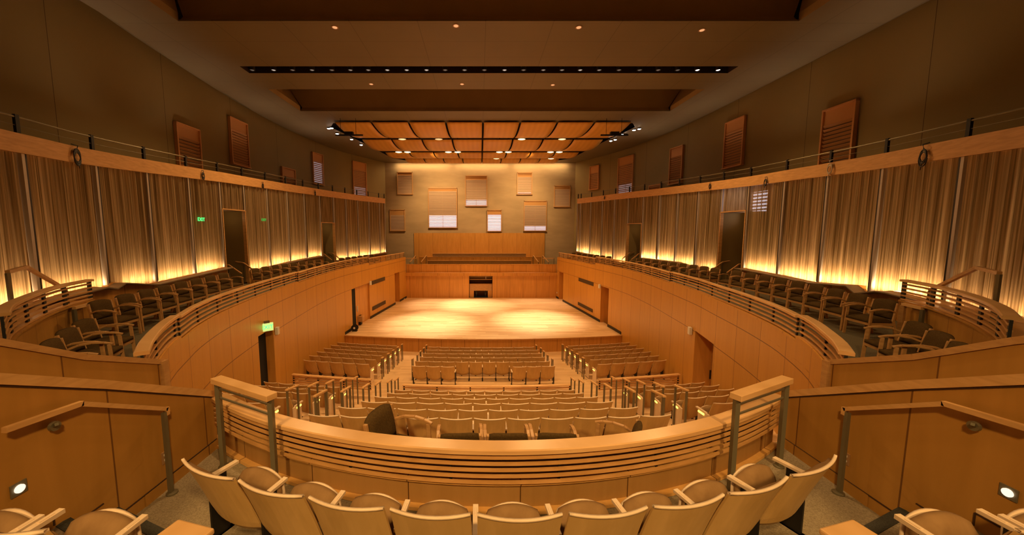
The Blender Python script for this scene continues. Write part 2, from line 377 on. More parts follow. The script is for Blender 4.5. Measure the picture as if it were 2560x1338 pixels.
# balcony parapet line, from the rear box to the stage (metres)
PARL = Path([(-4.35, 4.35), (-4.75, 4.85), (-5.2, 5.5), (-5.62, 6.2), (-5.98, 6.95), (-6.3, 7.65), (-6.72, 8.9), (-7.05, 10.4), (-7.35, 12.2), (-7.66, 14.6), (-7.95, 17.3), (-8.02, 20.3), (-7.7, 24.3), (-7.3, 28), (-6.85, 32.1)])
PARR = Path([(4.3, 4.35), (4.7, 4.85), (5.1, 5.45), (5.5, 6.1), (5.85, 6.85), (6.2, 7.75), (6.6, 9.2), (6.95, 10.8), (7.3, 12.4), (7.6, 14.6), (7.9, 17.2), (8.0, 20.3), (7.6, 24.3), (7.2, 28), (6.7, 32.1)])
HL = [(-60, 364), (0, 375), (178, 407), (437, 441), (560, 456.6), (680, 473.5), (792, 489), (860, 497.5), (971, 509)]
HR = [(2700, 350), (2560, 370), (2328, 404), (2000, 449), (1873, 466), (1700, 483.5), (1540, 499), (1428, 509.7)]
CURL = Path([(-8.3, 2), (-9.0, 4), (-9.9, 6.5), (-10.4, 8.5), (-11.0, 11), (-11.4, 14), (-11.5, 17), (-11.3, 20), (-10.8, 23.5), (-9.8, 28), (-8.55, 31.8)])
CURR = Path([(8.7, 2), (9.4, 4), (10.3, 6.5), (10.8, 8.5), (11.4, 11), (11.7, 14), (11.7, 17), (11.4, 20), (10.8, 23.5), (9.7, 28), (8.35, 31.8)])
UPL = Path([(-13.4, -8), (-14.0, 3), (-14.35, 9), (-14.6, 13), (-14.75, 17), (-14.8, 21), (-14.75, 26), (-14.2, 30), (-12.95, 34.2), (-11.6, 37), (-10.35, 39.3)])
UPR = Path([(14.0, -8), (14.5, 3), (14.8, 9), (14.9, 13), (14.95, 17), (14.95, 21), (14.7, 26), (14.0, 30), (12.8, 34.2), (11.4, 37), (10.0, 39.3)])
STAGE_L = Path([(-8.17, 20.3), (-7.85, 24.5), (-7.06, 32.1)], smooth=False); STAGE_R = Path([(7.95, 20.3), (7.6, 24.5), (6.66, 32.1)], smooth=False)
# ------------------------------------------------------------------ ceiling
def hole_slab():
    """ceiling plane with two coffers, the light trough and the canopy opening, seen as strips"""
    m = MB()
    def strip(y0, y1, xl, xr):
        m.quad((xl, y0, ZC), (xl, y1, ZC), (xr, y1, ZC), (xr, y0, ZC))
    EL = Path([(-13.2, -8), (-13.2, 4), (-13.0, 9), (-12.85, 12), (-13.3, 15), (-13.9, 20.4), (-14.1, 25.4), (-13.7, 30), (-12.85, 34.2), (-10.55, 39.2)])
    ER = Path([(13.9, -8), (13.9, 4), (14.0, 9), (14.1, 12), (14.15, 15), (14.15, 20.4), (14.0, 25.4), (13.5, 30), (12.5, 34.2), (10.2, 39.2)])
    def xe(P, y): o = np.argsort(P.P[:, 1]); return float(np.interp(y, P.P[o, 1], P.P[o, 0]))
    ys = [-8, 4, 8.2, 10.2, 13.45, 14.5, 16.9, 17.6, 18.5, 19.5, 22.9, 24, 25.35, 26.3, 28, 30, 31.5, 34.2, 35.6, 37, 38.9, 39.3]
    def opening(y):
        if 10.2 <= y < 13.45: return [(-10.8, 11.0)]
        if 16.9 <= y < 17.6: return [(-10.95, 11.35)]
        if 19.5 <= y < 22.9: return [(-11.2, 11.45)]
        return []
    for a, b in zip(ys, ys[1:]):
        la, lb, ra, rb = xe(EL, a), xe(EL, b), xe(ER, a), xe(ER, b)
        op = opening((a + b) / 2)
        if (a + b) / 2 > 25.35 and b <= 38.9:   # canopy opening narrows towards the stage end
            def oc(y): return float(np.interp(y, [25.35, 26.3, 30.8, 37, 38.9], [10.2, 10.75, 9.9, 9.0, 7.2]))
            oa, ob = oc(a), oc(b)
            m.quad((la, a, ZC), (lb, b, ZC), (-ob, b, ZC), (-oa, a, ZC)); m.quad((oa, a, ZC), (ob, b, ZC), (rb, b, ZC), (ra, a, ZC)); continue
        if not op: m.quad((la, a, ZC), (lb, b, ZC), (rb, b, ZC), (ra, a, ZC))
        else:
            x0, x1 = op[0]
            m.quad((la, a, ZC), (lb, b, ZC), (x0, b, ZC), (x0, a, ZC)); m.quad((x1, a, ZC), (x1, b, ZC), (rb, b, ZC), (ra, a, ZC))
    return m, EL, ER
cm, EDGL, EDGR = hole_slab()
struct(cm.build('ceiling', M_CEIL))
# the rolled edge of the ceiling and the dark slot beyond it
for P, sg, U in ((EDGL, -1, UPL), (EDGR, 1, UPR)):
    m = MB(); pts = [(p[0], p[1]) for p in P.P]; out = [(p[0] + sg * .0, p[1]) for p in P.P]
    prof = [(0, 0), (.12, .03), (.2, .12), (.22, .3), (.22, .9)]
    for i in range(len(pts) - 1):
        for (o0, h0), (o1, h1) in zip(prof, prof[1:]):
            a, b = pts[i], pts[i + 1]
            m.quad((a[0] + sg * o0, a[1], ZC + h0), (b[0] + sg * o0, b[1], ZC + h0), (b[0] + sg * o1, b[1], ZC + h1), (a[0] + sg * o1, a[1], ZC + h1))
    struct(m.build('trim_%d' % (1 if sg < 0 else 2), M_CEIL, smooth=True))
m = MB(); m.box((0, 15.5, 15.2), (34, 50, .1)); struct(m.build('ceiling.001', M_CHECK))
# coffers
def coffer(name, y0, y1, x0, x1, h, inset, lip=.28):
    m = MB(); zt = ZC + h
    m.quad((x0, y1, ZC), (x1, y1, ZC), (x1, y1 + .22, ZC + lip), (x0, y1 + .22, ZC + lip))
    m.quad((x0, y0, ZC), (x0, y1, ZC), (x0, y1, ZC + lip), (x0, y0, ZC + lip)); m.quad((x1, y0, ZC), (x1, y1, ZC), (x1, y1, ZC + lip), (x1, y0, ZC + lip))
    z = ZC + lip
    m.quad((x0, y1 + .22, z), (x1, y1 + .22, z), (x1 - inset, y1 + .35, zt), (x0 + inset, y1 + .35, zt))
    m.quad((x0, y0, z), (x0, y1, z), (x0 + inset, y1 + .35, zt), (x0 + inset, y0, zt)); m.quad((x1, y0, z), (x1, y1, z), (x1 - inset, y1 + .35, zt), (x1 - inset, y0, zt))
    m.quad((x0 + inset, y0, zt), (x1 - inset, y0, zt), (x1 - inset, y1 + .35, zt), (x0 + inset, y1 + .35, zt))
    m.quad((x0, y0, ZC), (x1, y0, ZC), (x1, y0, zt), (x0, y0, zt))
    struct(m.build(name, M_COFFER)); m2 = MB(); m2.bar((x0 + .02, y1 - .02, ZC + .01), (x1 - .02, y1 - .02, ZC + .01), .05, .05)
    struct(m2.build('trim_3', M_CEIL))
coffer('ceiling.002', 19.5, 22.9, -11.2, 11.45, 1.7, -.95)
coffer('ceiling.003', 10.2, 13.45, -10.8, 11.0, 1.7, -.5)
m = MB()
x0, x1, y0, y1 = -10.95, 11.35, 16.9, 17.6
for a, b in (((x0, y0), (x1, y0)), ((x1, y0), (x1, y1)), ((x1, y1), (x0, y1)), ((x0, y1), (x0, y0))): m.quad((*a, ZC), (*b, ZC), (*b, ZC + 1.2), (*a, ZC + 1.2))
m.quad((x0, y0, ZC + 1.2), (x1, y0, ZC + 1.2), (x1, y1, ZC + 1.2), (x0, y1, ZC + 1.2)); struct(m.build('ceiling.004', simple('trough_black', (.03, .015, .012), .8)))
# spotlights in the trough: brightness of each as in the photo
TR = [(625, .2), (679, .6), (727, .2), (776, .5), (826, .2), (873, .35), (918, .45), (966, .6), (1015, .8), (1065, .7), (1112, .2), (1161, .5), (1211, .3), (1262, .8), (1310, .2), (1360, .4), (1407, .4), (1453, .6), (1501, .45), (1551, .15), (1603, .3), (1650, .15), (1699, .3), (1749, 2.5), (1801, 1.5)]
def lens(k): return simple('trough_lens', (.12, .10, .08), .5, 0, (1, .85, .72), k)
LB = {}
for i, (px, k) in enumerate(TR):
    X = atY(px, 175, 17.25)[0]; kb = .10 if k < .35 else (.2 if k < .6 else (.5 if k < 1 else 5))
    if kb not in LB: LB[kb] = lens(kb)
    t = thing('trough_spotlight', (X, 17.42, ZC + .18), '%s spotlight from the left in the dark ceiling trough' % ORD[i], 'spotlight', 'spotlights in the ceiling trough')
    a = MB(); a.lathe((0, 0, 0), [(.02, .5), (.1, .48), (.12, .2), (.13, -.12), (.11, -.14), (.105, -.05)], 12); a.build('lamp_housing', M_BLACK, t, True)
    b = MB(); b.lathe((0, 0, 0), [(.10, -.1), (.06, -.13), (.001, -.14)], 12); b.build('lamp_lens', LB[kb], t, True)
# small downlights flush in the ceiling
for i, (px, py) in enumerate([(1140, 64), (1447, 68), (837, 68), (928, 210), (1155, 210), (1382, 212), (1755, 75)]):
    p = atZ(px, py, ZC)
    t = thing('ceiling_downlight', (p[0], p[1], ZC), 'small round ceiling downlight, %s' % ['left of two bright ones at the top', 'right of two bright ones at the top', 'dark one at the top left', 'left one between trough and coffer', 'middle one between trough and coffer', 'right one between trough and coffer', 'dark one at the top right'][i], 'downlight', 'small round ceiling downlights')
    a = MB(); a.lathe((0, 0, 0), [(.001, .0), (.11, -.012), (.13, -.012), (.13, .0)], 16); a.build('rim', simple('downlight_rim', (.5, .3, .15), .4), t, True)
    b = MB(); b.lathe((0, 0, 0), [(.001, -.016), (.085, -.016), (.085, -.01)], 16); b.build('lamp_lens', simple('downlight_lens', (.8, .5, .3), .4, 0, (1, .5, .22), .7), t, True)

# ------------------------------------------------------------------ canopy over the stage: four rows of eight curved panels
ROWS = [(24.75, 28.65, 9.9, 9.65, 12.98), (29.25, 33.2, 9.55, 9.1, 12.98), (33.8, 36.2, 8.9, 7.95, 12.98), (36.6, 38.65, 7.7, 7.05, 12.98)]
for r, (ya, yb, wa, wb, z) in enumerate(ROWS):
    for c in range(8):
        m = MB(); n = 10; lab = '%s curved maple canopy panel from the left in the %s row over the stage' % (ORD[c], ORD[r])
        t = thing('acoustic_reflector', (0, (ya + yb) / 2, z), lab, 'ceiling panel', 'curved maple canopy panels over the stage')
        def edge(y, k): wv = wa + (wb - wa) * ((y - ya) / (yb - ya)) ** (1.8 if r > 0 else 1); return (-wv + 2 * wv * (c + k) / 8)
        G = []
        for i in range(n + 1):
            y = ya + (yb - ya) * i / n; q = 2 * i / n - 1; zz = z + .22 * q * q + (.0 if r else 0)
            nn = 6
            G.append([(edge(y, .028 + .944 * k / nn), y, zz) for k in range(nn + 1)])
        for i in range(n):
            for k in range(6):
                m.quad(G[i][k], G[i + 1][k], G[i + 1][k + 1], G[i][k + 1])
        o = m.build('panel', M_CANOPY, t, True, world=True); sd = o.modifiers.new('solid', 'SOLIDIFY'); sd.thickness = .05; sd.offset = 1
        xm = (edge(ya, .5) + edge(yb, .5)) / 2
        for yy in (ya + .9, yb - .5):
            m = MB(); m.tube([(xm, yy, z + .12), (xm, yy, 14.57)], .01, 5); m.build('suspension_cable', M_BLACK, t, world=True)
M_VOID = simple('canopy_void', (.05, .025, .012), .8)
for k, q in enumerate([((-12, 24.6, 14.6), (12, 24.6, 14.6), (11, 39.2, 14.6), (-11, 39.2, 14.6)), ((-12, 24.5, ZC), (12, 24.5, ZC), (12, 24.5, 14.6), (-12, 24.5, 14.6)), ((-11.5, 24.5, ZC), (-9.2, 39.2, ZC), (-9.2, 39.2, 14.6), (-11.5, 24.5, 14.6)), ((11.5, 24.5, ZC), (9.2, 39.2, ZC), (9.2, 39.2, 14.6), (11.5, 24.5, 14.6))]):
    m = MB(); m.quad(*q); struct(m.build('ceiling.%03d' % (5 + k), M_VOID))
# lamps glowing in the slots between the canopy rows
SLOT = [(1020, 1.2, 28.95), (1106, .8, 28.95), (1301, 4, 28.95), (1396, 2, 28.95), (1010, 7, 33.5), (1031, 7, 33.5), (1128, 7, 33.5), (1150, 7, 33.5), (1249, 7, 33.5), (1270, 7, 33.5), (1370, 7, 33.5), (1391, 7, 33.5), (1242, 2.5, 36.4), (1372, 4, 36.4)]
LC = {}
for i, (px, k, Y) in enumerate(SLOT):
    X = (px - 1203) / 900 * (Y + .9) - .2; row = {28.95: 'first', 33.5: 'second', 36.4: 'third'}[Y]
    if k not in LC: LC[k] = simple('slot_lens', (.9, .9, .9), .3, 0, (1, .66, .3), k)
    t = thing('canopy_lamp', (X, Y, 13.15), 'glowing lamp in the %s canopy slot, %s from the left there' % (row, ORD[[0, 1, 2, 3, 0, 1, 2, 3, 4, 5, 6, 7, 0, 1][i]]), 'stage lamp', 'lamps in the canopy slots'); t.scale = (1.35, .72 if Y > 36 else 1, 1)
    a = MB(); a.lathe((0, 0, 0), [(.03, 1.46), (.03, .42), (.2, .38), (.24, .0), (.22, -.02)], 12); a.build('lamp_housing', M_BLACK, t, True)
    b = MB(); b.lathe((0, 0, 0), [(.22, -.02), (.12, -.06), (.001, -.07)], 12); b.build('lamp_lens', LC[k], t, True)
# bright spotlights at both edges of the canopy opening
for i, (px, py) in enumerate([(822, 321), (829, 320), (843, 334), (879, 348), (903, 362), (1598, 322), (1585, 325), (1555, 336), (1565, 337), (1538, 349), (1527, 352)]):
    p = atZ(px, py, 13.25); sd = 'left' if i < 5 else 'right'; k = i if i < 5 else i - 5
    t = thing('edge_spotlight', p, '%s bright spotlight at the %s edge of the stage canopy' % (ORD[k], sd), 'spotlight', 'spotlights at the %s canopy edge' % sd)
    a = MB(); a.lathe((0, 0, 0), [(.03, .4), (.11, .38), (.13, .0), (.12, -.02)], 12); a.build('lamp_housing', M_BLACK, t, True)
    b = MB(); b.lathe((0, 0, 0), [(.115, -.02), (.06, -.05), (.001, -.055)], 12); b.build('lamp_lens', M_LENSB, t, True)
# black hanging speaker bars under the first canopy row
for i, px in enumerate((873, 1536)):
    p = atY(px, 338, 24.3)
    t = thing('rigging_bar', p, 'black rigging bar hung below the %s end of the first canopy row' % ('left' if i == 0 else 'right'), 'rigging bar', 'black rigging bars')
    a = MB(); a.bar((-.9, 0, 0), (.9, 0, 0), .08, .08); a.build('bar', M_BLACK, t)
    b = MB(); b.box((0, 0, .1), (.55, .25, .2)); b.build('winch_box', M_BLACK, t)
    for x in (-.55, .45):
        c = MB(); c.tube([(x, 0, 0), (x, 0, 13.3 - p[2])], .012, 6); c.build('cable', M_BLACK, t)

# ------------------------------------------------------------------ upper walls
for P, nm in ((UPL, 'wall_left'), (UPR, 'wall_right')):
    m = MB(); m.ribbon([tuple(p) for p in P.P], 3.0, 15.2); struct(m.build(nm, M_UPPER))
m = MB(); m.ribbon([(-12, 39.3), (12, 39.3)], -1, 15.2); struct(m.build('wall_back', M_PLAST))
m = MB(); m.ribbon([(-15, -8), (15, -8)], -1, 15.2); struct(m.build('wall_rear', M_UPPER))
# wainscot of maple panels on the stage end wall
m = MB(); m.box((-.26, 39.22, 3.9), (14.2, .1, 3.82)); 
o = m.build('trim_wainscot', panelled('wainscot', (.52, .25, .05), (.60, .30, .07), 1.52, (2.0,), .02, src='Object')); struct(o)

def window(n, c, ax, nrm, wd, ht, fabric, glow, dark=False, boxy=.2, split=True):
    """blind window: frame, fabric drop at the top, slats in front of a glowing pane"""
    c = Vector(c); ax = Vector(ax).normalized(); nv = Vector(nrm).normalized(); up = Vector((0, 0, 1))
    R = Matrix((ax, nv, up)).transposed()          # local x along, y out of the wall into the hall, z up
    t = bpy.data.objects.new('window_%d' % n, None); COL.objects.link(t); t.location = c; t['kind'] = 'structure'
    t.rotation_euler = R.to_euler(); t.empty_display_size = .1
    fm, bm, sm = (M_FRAMEL, M_FABL, M_SLATL) if dark else (M_FRAME, M_FRAMED, M_SLATB)
    a = MB(); f = .07; d = .16
    a.box((-wd / 2 + f / 2, d / 2, 0), (f, d, ht)); a.box((wd / 2 - f / 2, d / 2, 0), (f, d, ht)); a.box((0, d / 2, ht / 2 - f / 2), (wd, d, f)); a.box((0, d / 2 + .02, -ht / 2 + f / 2), (wd + .06, d + .06, f))
    a.build('frame', fm, t)
    zt = ht / 2 - f; zf = zt - fabric; zb = -ht / 2 + f; wi = wd - 2 * f
    a = MB(); a.box((0, .07, (zt + zf) / 2), (wi, .02, fabric)); a.box((0, .08, zf), (wi, .05, .04)); a.build('blind_panel', bm, t)
    a = MB(); ns = max(6, int((zf - zb) / .15)); st = (zf - zb) / ns
    for i in range(ns):
        z = zb + (i + .5) * st; ang = .5 if (z - zb) < glow[1] * (zf - zb) else (.85 if dark else 1.12)
        a.box((0, .08, z), (wi - .01, .13, .008), M=Matrix.Rotation(ang, 3, 'X'))
    a.build('slats', sm, t)
    if split:
        a = MB(); a.box((0, .03, (zf + zb) / 2), (.03, .02, zf - zb)); a.build('mullion', fm, t)
    a = MB(); h1 = (zf - zb) * glow[1]
    if h1 > 0: a.quad((-wi / 2, .005, zb), (wi / 2, .005, zb), (wi / 2, .005, zb + h1), (-wi / 2, .005, zb + h1)); a.build('pane', simple('daylit_pane', (.5, .5, .5), .4, 0, (.95, .88, 1.0), glow[0]), t)
    a = MB(); a.quad((-wi / 2, .004, zb + h1), (wi / 2, .004, zb + h1), (wi / 2, .004, zt), (-wi / 2, .004, zt)); a.build('pane', simple('dim_pane', (.2, .14, .08), .4, 0, (1, .8, .65), glow[2] * .10), t)
    return t
BW = [((992, 430, 1032, 487), .25, (.5, 0, .12), False), ((1070, 470, 1143, 570), .25, (.95, .34, .22), True), ((1163, 439, 1218, 516), .35, (.7, .22, .25), True), ((1218, 525, 1254, 579), .42, (1.0, 1.0, .5), False),
      ((1293, 431, 1330, 487), .4, (.4, .1, .22), False), ((1310, 502, 1366, 578), .4, (.8, .17, .25), True), ((1386, 464, 1425, 518), .3, (.3, .0, .2), False), ((974, 524, 1013, 578), .5, (.3, 0, .2), False)]
wn = 0
for b, fb, gl, sp in BW:
    a, c = atY(b[0], b[1], 39.2), atY(b[2], b[3], 39.2); wn += 1
    window(wn, ((a[0] + c[0]) / 2, 39.3, (a[2] + c[2]) / 2), (-1, 0, 0), (0, -1, 0), c[0] - a[0], a[2] - c[2], fb, gl, split=sp)
SW = [(UPL, (432, 316, 500, 425), .55, (0, 0, .0), (60)), (UPL, (568, 302, 619, 415), .6, (0, 0, 0), 0), (UPL, (777, 384, 807, 462), .6, (.22, 1, .12), 0), (UPL, (700, 421, 737, 478), .55, (0, 0, 0), 0), (UPL, (879, 406, 915, 492), .7, (.12, .35, .015), 0),
      (UPR, (2150, 265, 2053, 415), .6, (0, 0, 0), 0), (UPR, (1868, 300, 1812, 418), .6, (0, 0, 0), 0), (UPR, (1712, 368, 1675, 460), .6, (0, 0, 0), 0), (UPR, (1587, 392, 1545, 495), .6, (.15, .4, .01), 0), (UPR, (1500, 415, 1475, 475), .6, (0, 0, 0), 0), (UPR, (1656, 462, 1625, 490), .1, (0, 0, 0), 0)]
for P, b, fb, gl, ex in SW:
    s0, z0 = P.hit(b[0], b[1]); s1, z1 = P.hit(b[2], b[3]); sm = (s0 + s1) / 2; _, z2 = P.hit(b[0], b[3]); _, z3 = P.hit(b[2], b[1]); wn += 1
    zt, zb = (z0 + z3) / 2, (z1 + z2) / 2; p = P.at(sm); tg = P.tan(sm); sg = -1 if P is UPL else 1
    nrm = (-sg * abs(tg[1]), -abs(tg[0]) if abs(tg[0]) > .02 else 0, 0)
    nv = Vector((tg[1], -tg[0], 0)); nv = nv if nv.x * -sg > 0 else -nv
    ax = nv.cross(Vector((0, 0, 1)))
    window(wn, (p[0] + nv.x * .02, p[1] + nv.y * .02, (zt + zb) / 2), ax, nv, abs(s1 - s0), zt - zb, fb, gl, dark=True, split=abs(s1 - s0) > 1.9 and wn > 13)

# ------------------------------------------------------------------ curtains of metal mesh, their header, safety rail and sills
LPX = [50, 235, 363, 467, 545, 606, 664, 715, 758, 797, 832, 863, 892.6, 920.6, 947, 970]
RPX = [1428, 1452.5, 1478.6, 1507.8, 1538.4, 1573, 1610.5, 1651.6, 1697, 1749, 1808, 1875, 1965, 2074, 2212, 2414]
SILL_L = [(-200, 805), (0, 770), (235, 715), (275, 706), (276, 728), (363, 710), (467, 688), (563, 667), (620, 677), (664, 667), (724, 653), (765, 645), (798, 639), (838, 651), (900, 641), (973, 630)]
SILL_R = [(2760, 850), (2560, 798), (2413, 768), (2240, 726), (2165, 714), (2164, 733), (2040, 705), (1945, 685), (1850, 668), (1792, 681), (1700, 655), (1605, 644), (1560, 657), (1500, 640), (1428, 628)]
def curve_z(P, pix):
    h = sorted(P.hit(*p) for p in pix); S = [q[0] for q in h]; Z = [q[1] for q in h]
    return lambda s: float(np.interp(s, S, Z))
def interp_px(tab, x):
    t = sorted(tab); return float(np.interp(x, [p[0] for p in t], [p[1] for p in t]))
HEADZ = {}; NEAR_S = .2
for side, P, HP, PXS, SILL in (('left', CURL, HL, LPX, SILL_L), ('right', CURR, HR, RPX, SILL_R)):
    sg = -1 if side == 'left' else 1
    hz = curve_z(P, HP); sz = curve_z(P, SILL); HEADZ[side] = hz
    post = sorted(P.hit(x, interp_px(HP, x))[0] for x in PXS)
    post = [max(NEAR_S, post[0] - 2.6)] + post
    s_end = post[-1]
    # header
    pts = P.sub(NEAR_S, s_end, .5); n = len(pts); zs = [hz(NEAR_S + (s_end - NEAR_S) * i / (n - 1)) for i in range(n)]
    m = MB(); m.sweep(pts, [(-.09, 0), (.09, 0), (.09, .42), (-.09, .42)], zs); o = m.build('trim_header_%s' % side, M_MAPLE); struct(o)
    # shelf behind the header back to the hall wall and corridor wall behind the curtain
    m = MB(); off = 1.25
    def outp(s, d):
        p = P.at(s); t = P.tan(s); nv = np.array([t[1], -t[0]]); nv = nv if nv[0] * sg > 0 else -nv; return p + nv * d
    back = [outp(NEAR_S + (s_end - NEAR_S) * i / (n - 1), off) for i in range(n)]
    m.ribbon(back, 2.6, [z + .3 for z in zs]); struct(m.build('wall_corridor_%s' % side, noisy('corridor_wall_' + side, (.30, .20, .09), (.34, .23, .105), 1.5)))
    m = MB()
    for i in range(n - 1):
        a, b = outp(NEAR_S + (s_end - NEAR_S) * i / (n - 1), 0), outp(NEAR_S + (s_end - NEAR_S) * (i + 1) / (n - 1), 0); c, d = outp(NEAR_S + (s_end - NEAR_S) * (i + 1) / (n - 1), 4.2), outp(NEAR_S + (s_end - NEAR_S) * i / (n - 1), 4.2)
        m.quad((*a, zs[i] + .3), (*b, zs[i + 1] + .3), (*c, zs[i + 1] + .3), (*d, zs[i] + .3))
    struct(m.build('ceiling_shelf_%s' % side, M_CHECK))
    m = MB(); e0 = outp(s_end, 0); e1 = outp(s_end, 5.0); m.ribbon([e0, e1], 2.6, zs[-1] + .3); struct(m.build('wall_end_%s' % side, M_PLAST))
    if side == 'right':
        BK = Path(back, smooth=False); s0, z0 = BK.hit(1934, 464); s1, z1 = BK.hit(1876, 566); mid = (s0 + s1) / 2; p = BK.at(mid); tg = BK.tan(mid); nv = Vector((tg[1], -tg[0], 0)); nv = -nv if nv.x > 0 else nv
        window(20, (p[0] + nv.x * .02, p[1] + nv.y * .02, (z0 + z1) / 2), nv.cross(Vector((0, 0, 1))), nv, abs(s1 - s0), abs(z0 - z1), .1, (3.0, 1, 1.0), dark=True, split=False)
    # unseen lamps added on the header shelf to brighten the ceiling edge
    for q in range(6):
        s_ = 2.5 + q * (s_end - 4) / 6; c_ = outp(s_, 1.9); zz_ = hz(s_) + .5; tg = P.tan(s_)
        L = lamp('AREA', 'ceiling_edge_fill', (c_[0], c_[1], zz_), 12, (1, .70, .44), 3.0, None, sy=.08); L.rotation_euler = (math.pi, 0, math.atan2(tg[1], tg[0])); L.data.spread = math.radians(75)
    # safety rail
    t = thing('safety_rail', (*P.at(s_end / 2), zs[n // 2] + .42), 'thin bronze safety rail along the top of the %s curtain header' % side, 'rail')
    m = MB(); m.tube([(*p, z + .78) for p, z in zip(pts, zs)], .022, 6); m.build('rail', M_STEEL, t, world=True)
    m = MB(); m.tube([(*p, z + .60) for p, z in zip(pts, zs)], .008, 5); m.build('wire', M_STEEL, t, world=True)
    for s in post:
        m = MB(); p = P.at(s); m.box((p[0], p[1], hz(s) + .58), (.07, .07, .5)); m.build('post', M_BLACK, t, world=True)
    # posts between curtains
    sill = lambda s: sz(s)
    k = 0
    for s in post:
        p = P.at(s); k += 1; zb = sz(s)
        t = thing('curtain_post', (p[0], p[1], zb), '%s grey steel post from the rear between the %s mesh curtains' % (ORD[k - 1], side), 'post', 'steel posts between the %s mesh curtains' % side)
        tg = P.tan(s); rz = math.atan2(tg[1], tg[0])
        m = MB(); m.box((0, 0, (hz(s) - zb) / 2), (.07, .10, hz(s) - zb), rz); m.build('post', M_CPOST, t)
        m = MB(); q = Matrix.Rotation(rz, 3, 'Z') @ Vector((.08, 0, 0)); m.box((q[0], q[1], (hz(s) - zb) / 2), (.05, .06, hz(s) - zb), rz); m.build('track', M_BLACK, t)
    # door bays
    if side == 'left': doors = [((545, 606), 526, 700), ((797, 832), 558, 664)]
    else: doors = [((1875, 1808), 530, 700), ((1610.5, 1573), 560, 664)]
    dspan = []
    for (xa, xb), yh, yf in doors:
        sa, sb = P.hit(xa, interp_px(HP, xa))[0], P.hit(xb, interp_px(HP, xb))[0]; zh = P.hit((xa + xb) / 2, yh)[1]
        dspan.append((min(sa, sb) + .06, max(sa, sb) - .02, zh))
    def in_door(s): return any(a - .01 <= s <= b + .01 for a, b, z in dspan)
    # curtains
    k = 0
    for a, b in zip(post, post[1:]):
        mid = (a + b) / 2; d = [q for q in dspan if q[0] - .2 < mid < q[1] + .2]; k += 1
        lo = (lambda s: d[0][2] + .05) if d else sz
        p = P.at(mid); zb = lo(mid)
        desc = 'short mesh curtain above a doorway' if d else 'glowing mesh curtain lit from below'
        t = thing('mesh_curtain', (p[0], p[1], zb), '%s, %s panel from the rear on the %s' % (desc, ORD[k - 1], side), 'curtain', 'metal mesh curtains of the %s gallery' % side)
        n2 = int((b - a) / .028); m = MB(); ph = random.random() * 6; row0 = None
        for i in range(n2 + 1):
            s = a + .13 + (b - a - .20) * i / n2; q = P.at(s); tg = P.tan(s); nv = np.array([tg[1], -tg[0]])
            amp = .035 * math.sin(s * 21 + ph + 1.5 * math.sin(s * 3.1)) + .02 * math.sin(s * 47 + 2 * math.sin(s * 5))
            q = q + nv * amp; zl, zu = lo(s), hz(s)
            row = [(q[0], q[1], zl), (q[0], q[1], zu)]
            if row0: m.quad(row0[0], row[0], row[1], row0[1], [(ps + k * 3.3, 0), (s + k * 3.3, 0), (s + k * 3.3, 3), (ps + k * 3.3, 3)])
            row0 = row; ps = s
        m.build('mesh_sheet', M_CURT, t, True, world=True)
        if not d:
            e = .5 + .5 * random.random()
            q0 = outp(mid, .2); tg = P.tan(mid)
            L = lamp('AREA', 'curtain_uplight', (q0[0], q0[1], sz(mid) + .02), (48 if sg < 0 else 68) * (b - a) / 2.2 * (.75 + .5 * random.random()), (1, .58, .26), b - a - .1, (q0[0], q0[1], 20), sy=.1)
            nb = np.array(P.at(mid)) - np.array(q0); L.rotation_euler = Vector((nb[0] / .2 * .9, nb[1] / .2 * .9, .55)).to_track_quat('-Z', 'X').to_euler(); L.data.size, L.data.size_y = .1, b - a - .1; Mx = Matrix((Vector((tg[0], tg[1], 0)), Vector((nb[0] / .2, nb[1] / .2, 1.05)).normalized().cross(Vector((tg[0], tg[1], 0))) * -1, -Vector((nb[0] / .2, nb[1] / .2, 1.05)).normalized())).transposed(); L.rotation_euler = Mx.to_euler(); L.data.size, L.data.size_y = b - a - .1, .1
            # hot fixture close behind the mesh
            q1 = outp(mid + (random.random() - .5) * (b - a) * .4, .16)
            lamp('POINT', 'curtain_uplight_bulb', (q1[0], q1[1], sz(mid) + .14), 1.6, (1, .60, .22), .05)
    # sill wall below the curtains, cut at the door bays
    cuts = [NEAR_S] + [q for a, b, z in sorted(dspan) for q in (a, b)] + [s_end]
    kk = 0
    for a, b in zip(cuts[::2], cuts[1::2]):
        kk += 1; ss = [a + (b - a) * i / 40 for i in range(41)]; m = MB()
        m.sweep([P.at(s) for s in ss], [(-.06, -2.0), (.09, -2.0), (.09, 0), (-.06, 0)], [sz(s) for s in ss]); struct(m.build('wall_sill_%s' % side, M_STAGEW))
        m = MB(); m.sweep([outp(s, .1) for s in ss], [(-.5, -.03), (.5, -.03), (.5, 0), (-.5, 0)], [sz(s) - .02 for s in ss]); struct(m.build('wall_shelf_%s' % side, M_CHECK))
    # door frames and little railings inside
    for di, (a, b, zh) in enumerate(dspan):
        pa, pb = P.at(a), P.at(b); fl = 3.5
        t = bpy.data.objects.new('door_%d' % (di + 1 + (2 if side == 'right' else 0)), None); COL.objects.link(t); t.location = (*P.at((a + b) / 2), fl); t['kind'] = 'structure'
        m = MB(); m.bar((*pa, fl), (*pa, zh + .03), .05, .16); m.bar((*pb, fl), (*pb, zh + .03), .05, .16); m.bar((*pa, zh + .03), (*pb, zh + .03), .16, .05); m.build('door_frame', M_MAPLE, t, world=True)
        m = MB(); qa, qb = outp(a, 1.2), outp(b, 1.2); m.ribbon([pa, qa], fl, zh); m.ribbon([pb, qb], fl, zh); m.build('door_jamb', M_UPPER, t, world=True)
        m = MB(); m.quad((*pa, zh), (*pb, zh), (*qb, zh), (*qa, zh)); m.build('door_soffit', M_CHECK, t, world=True)
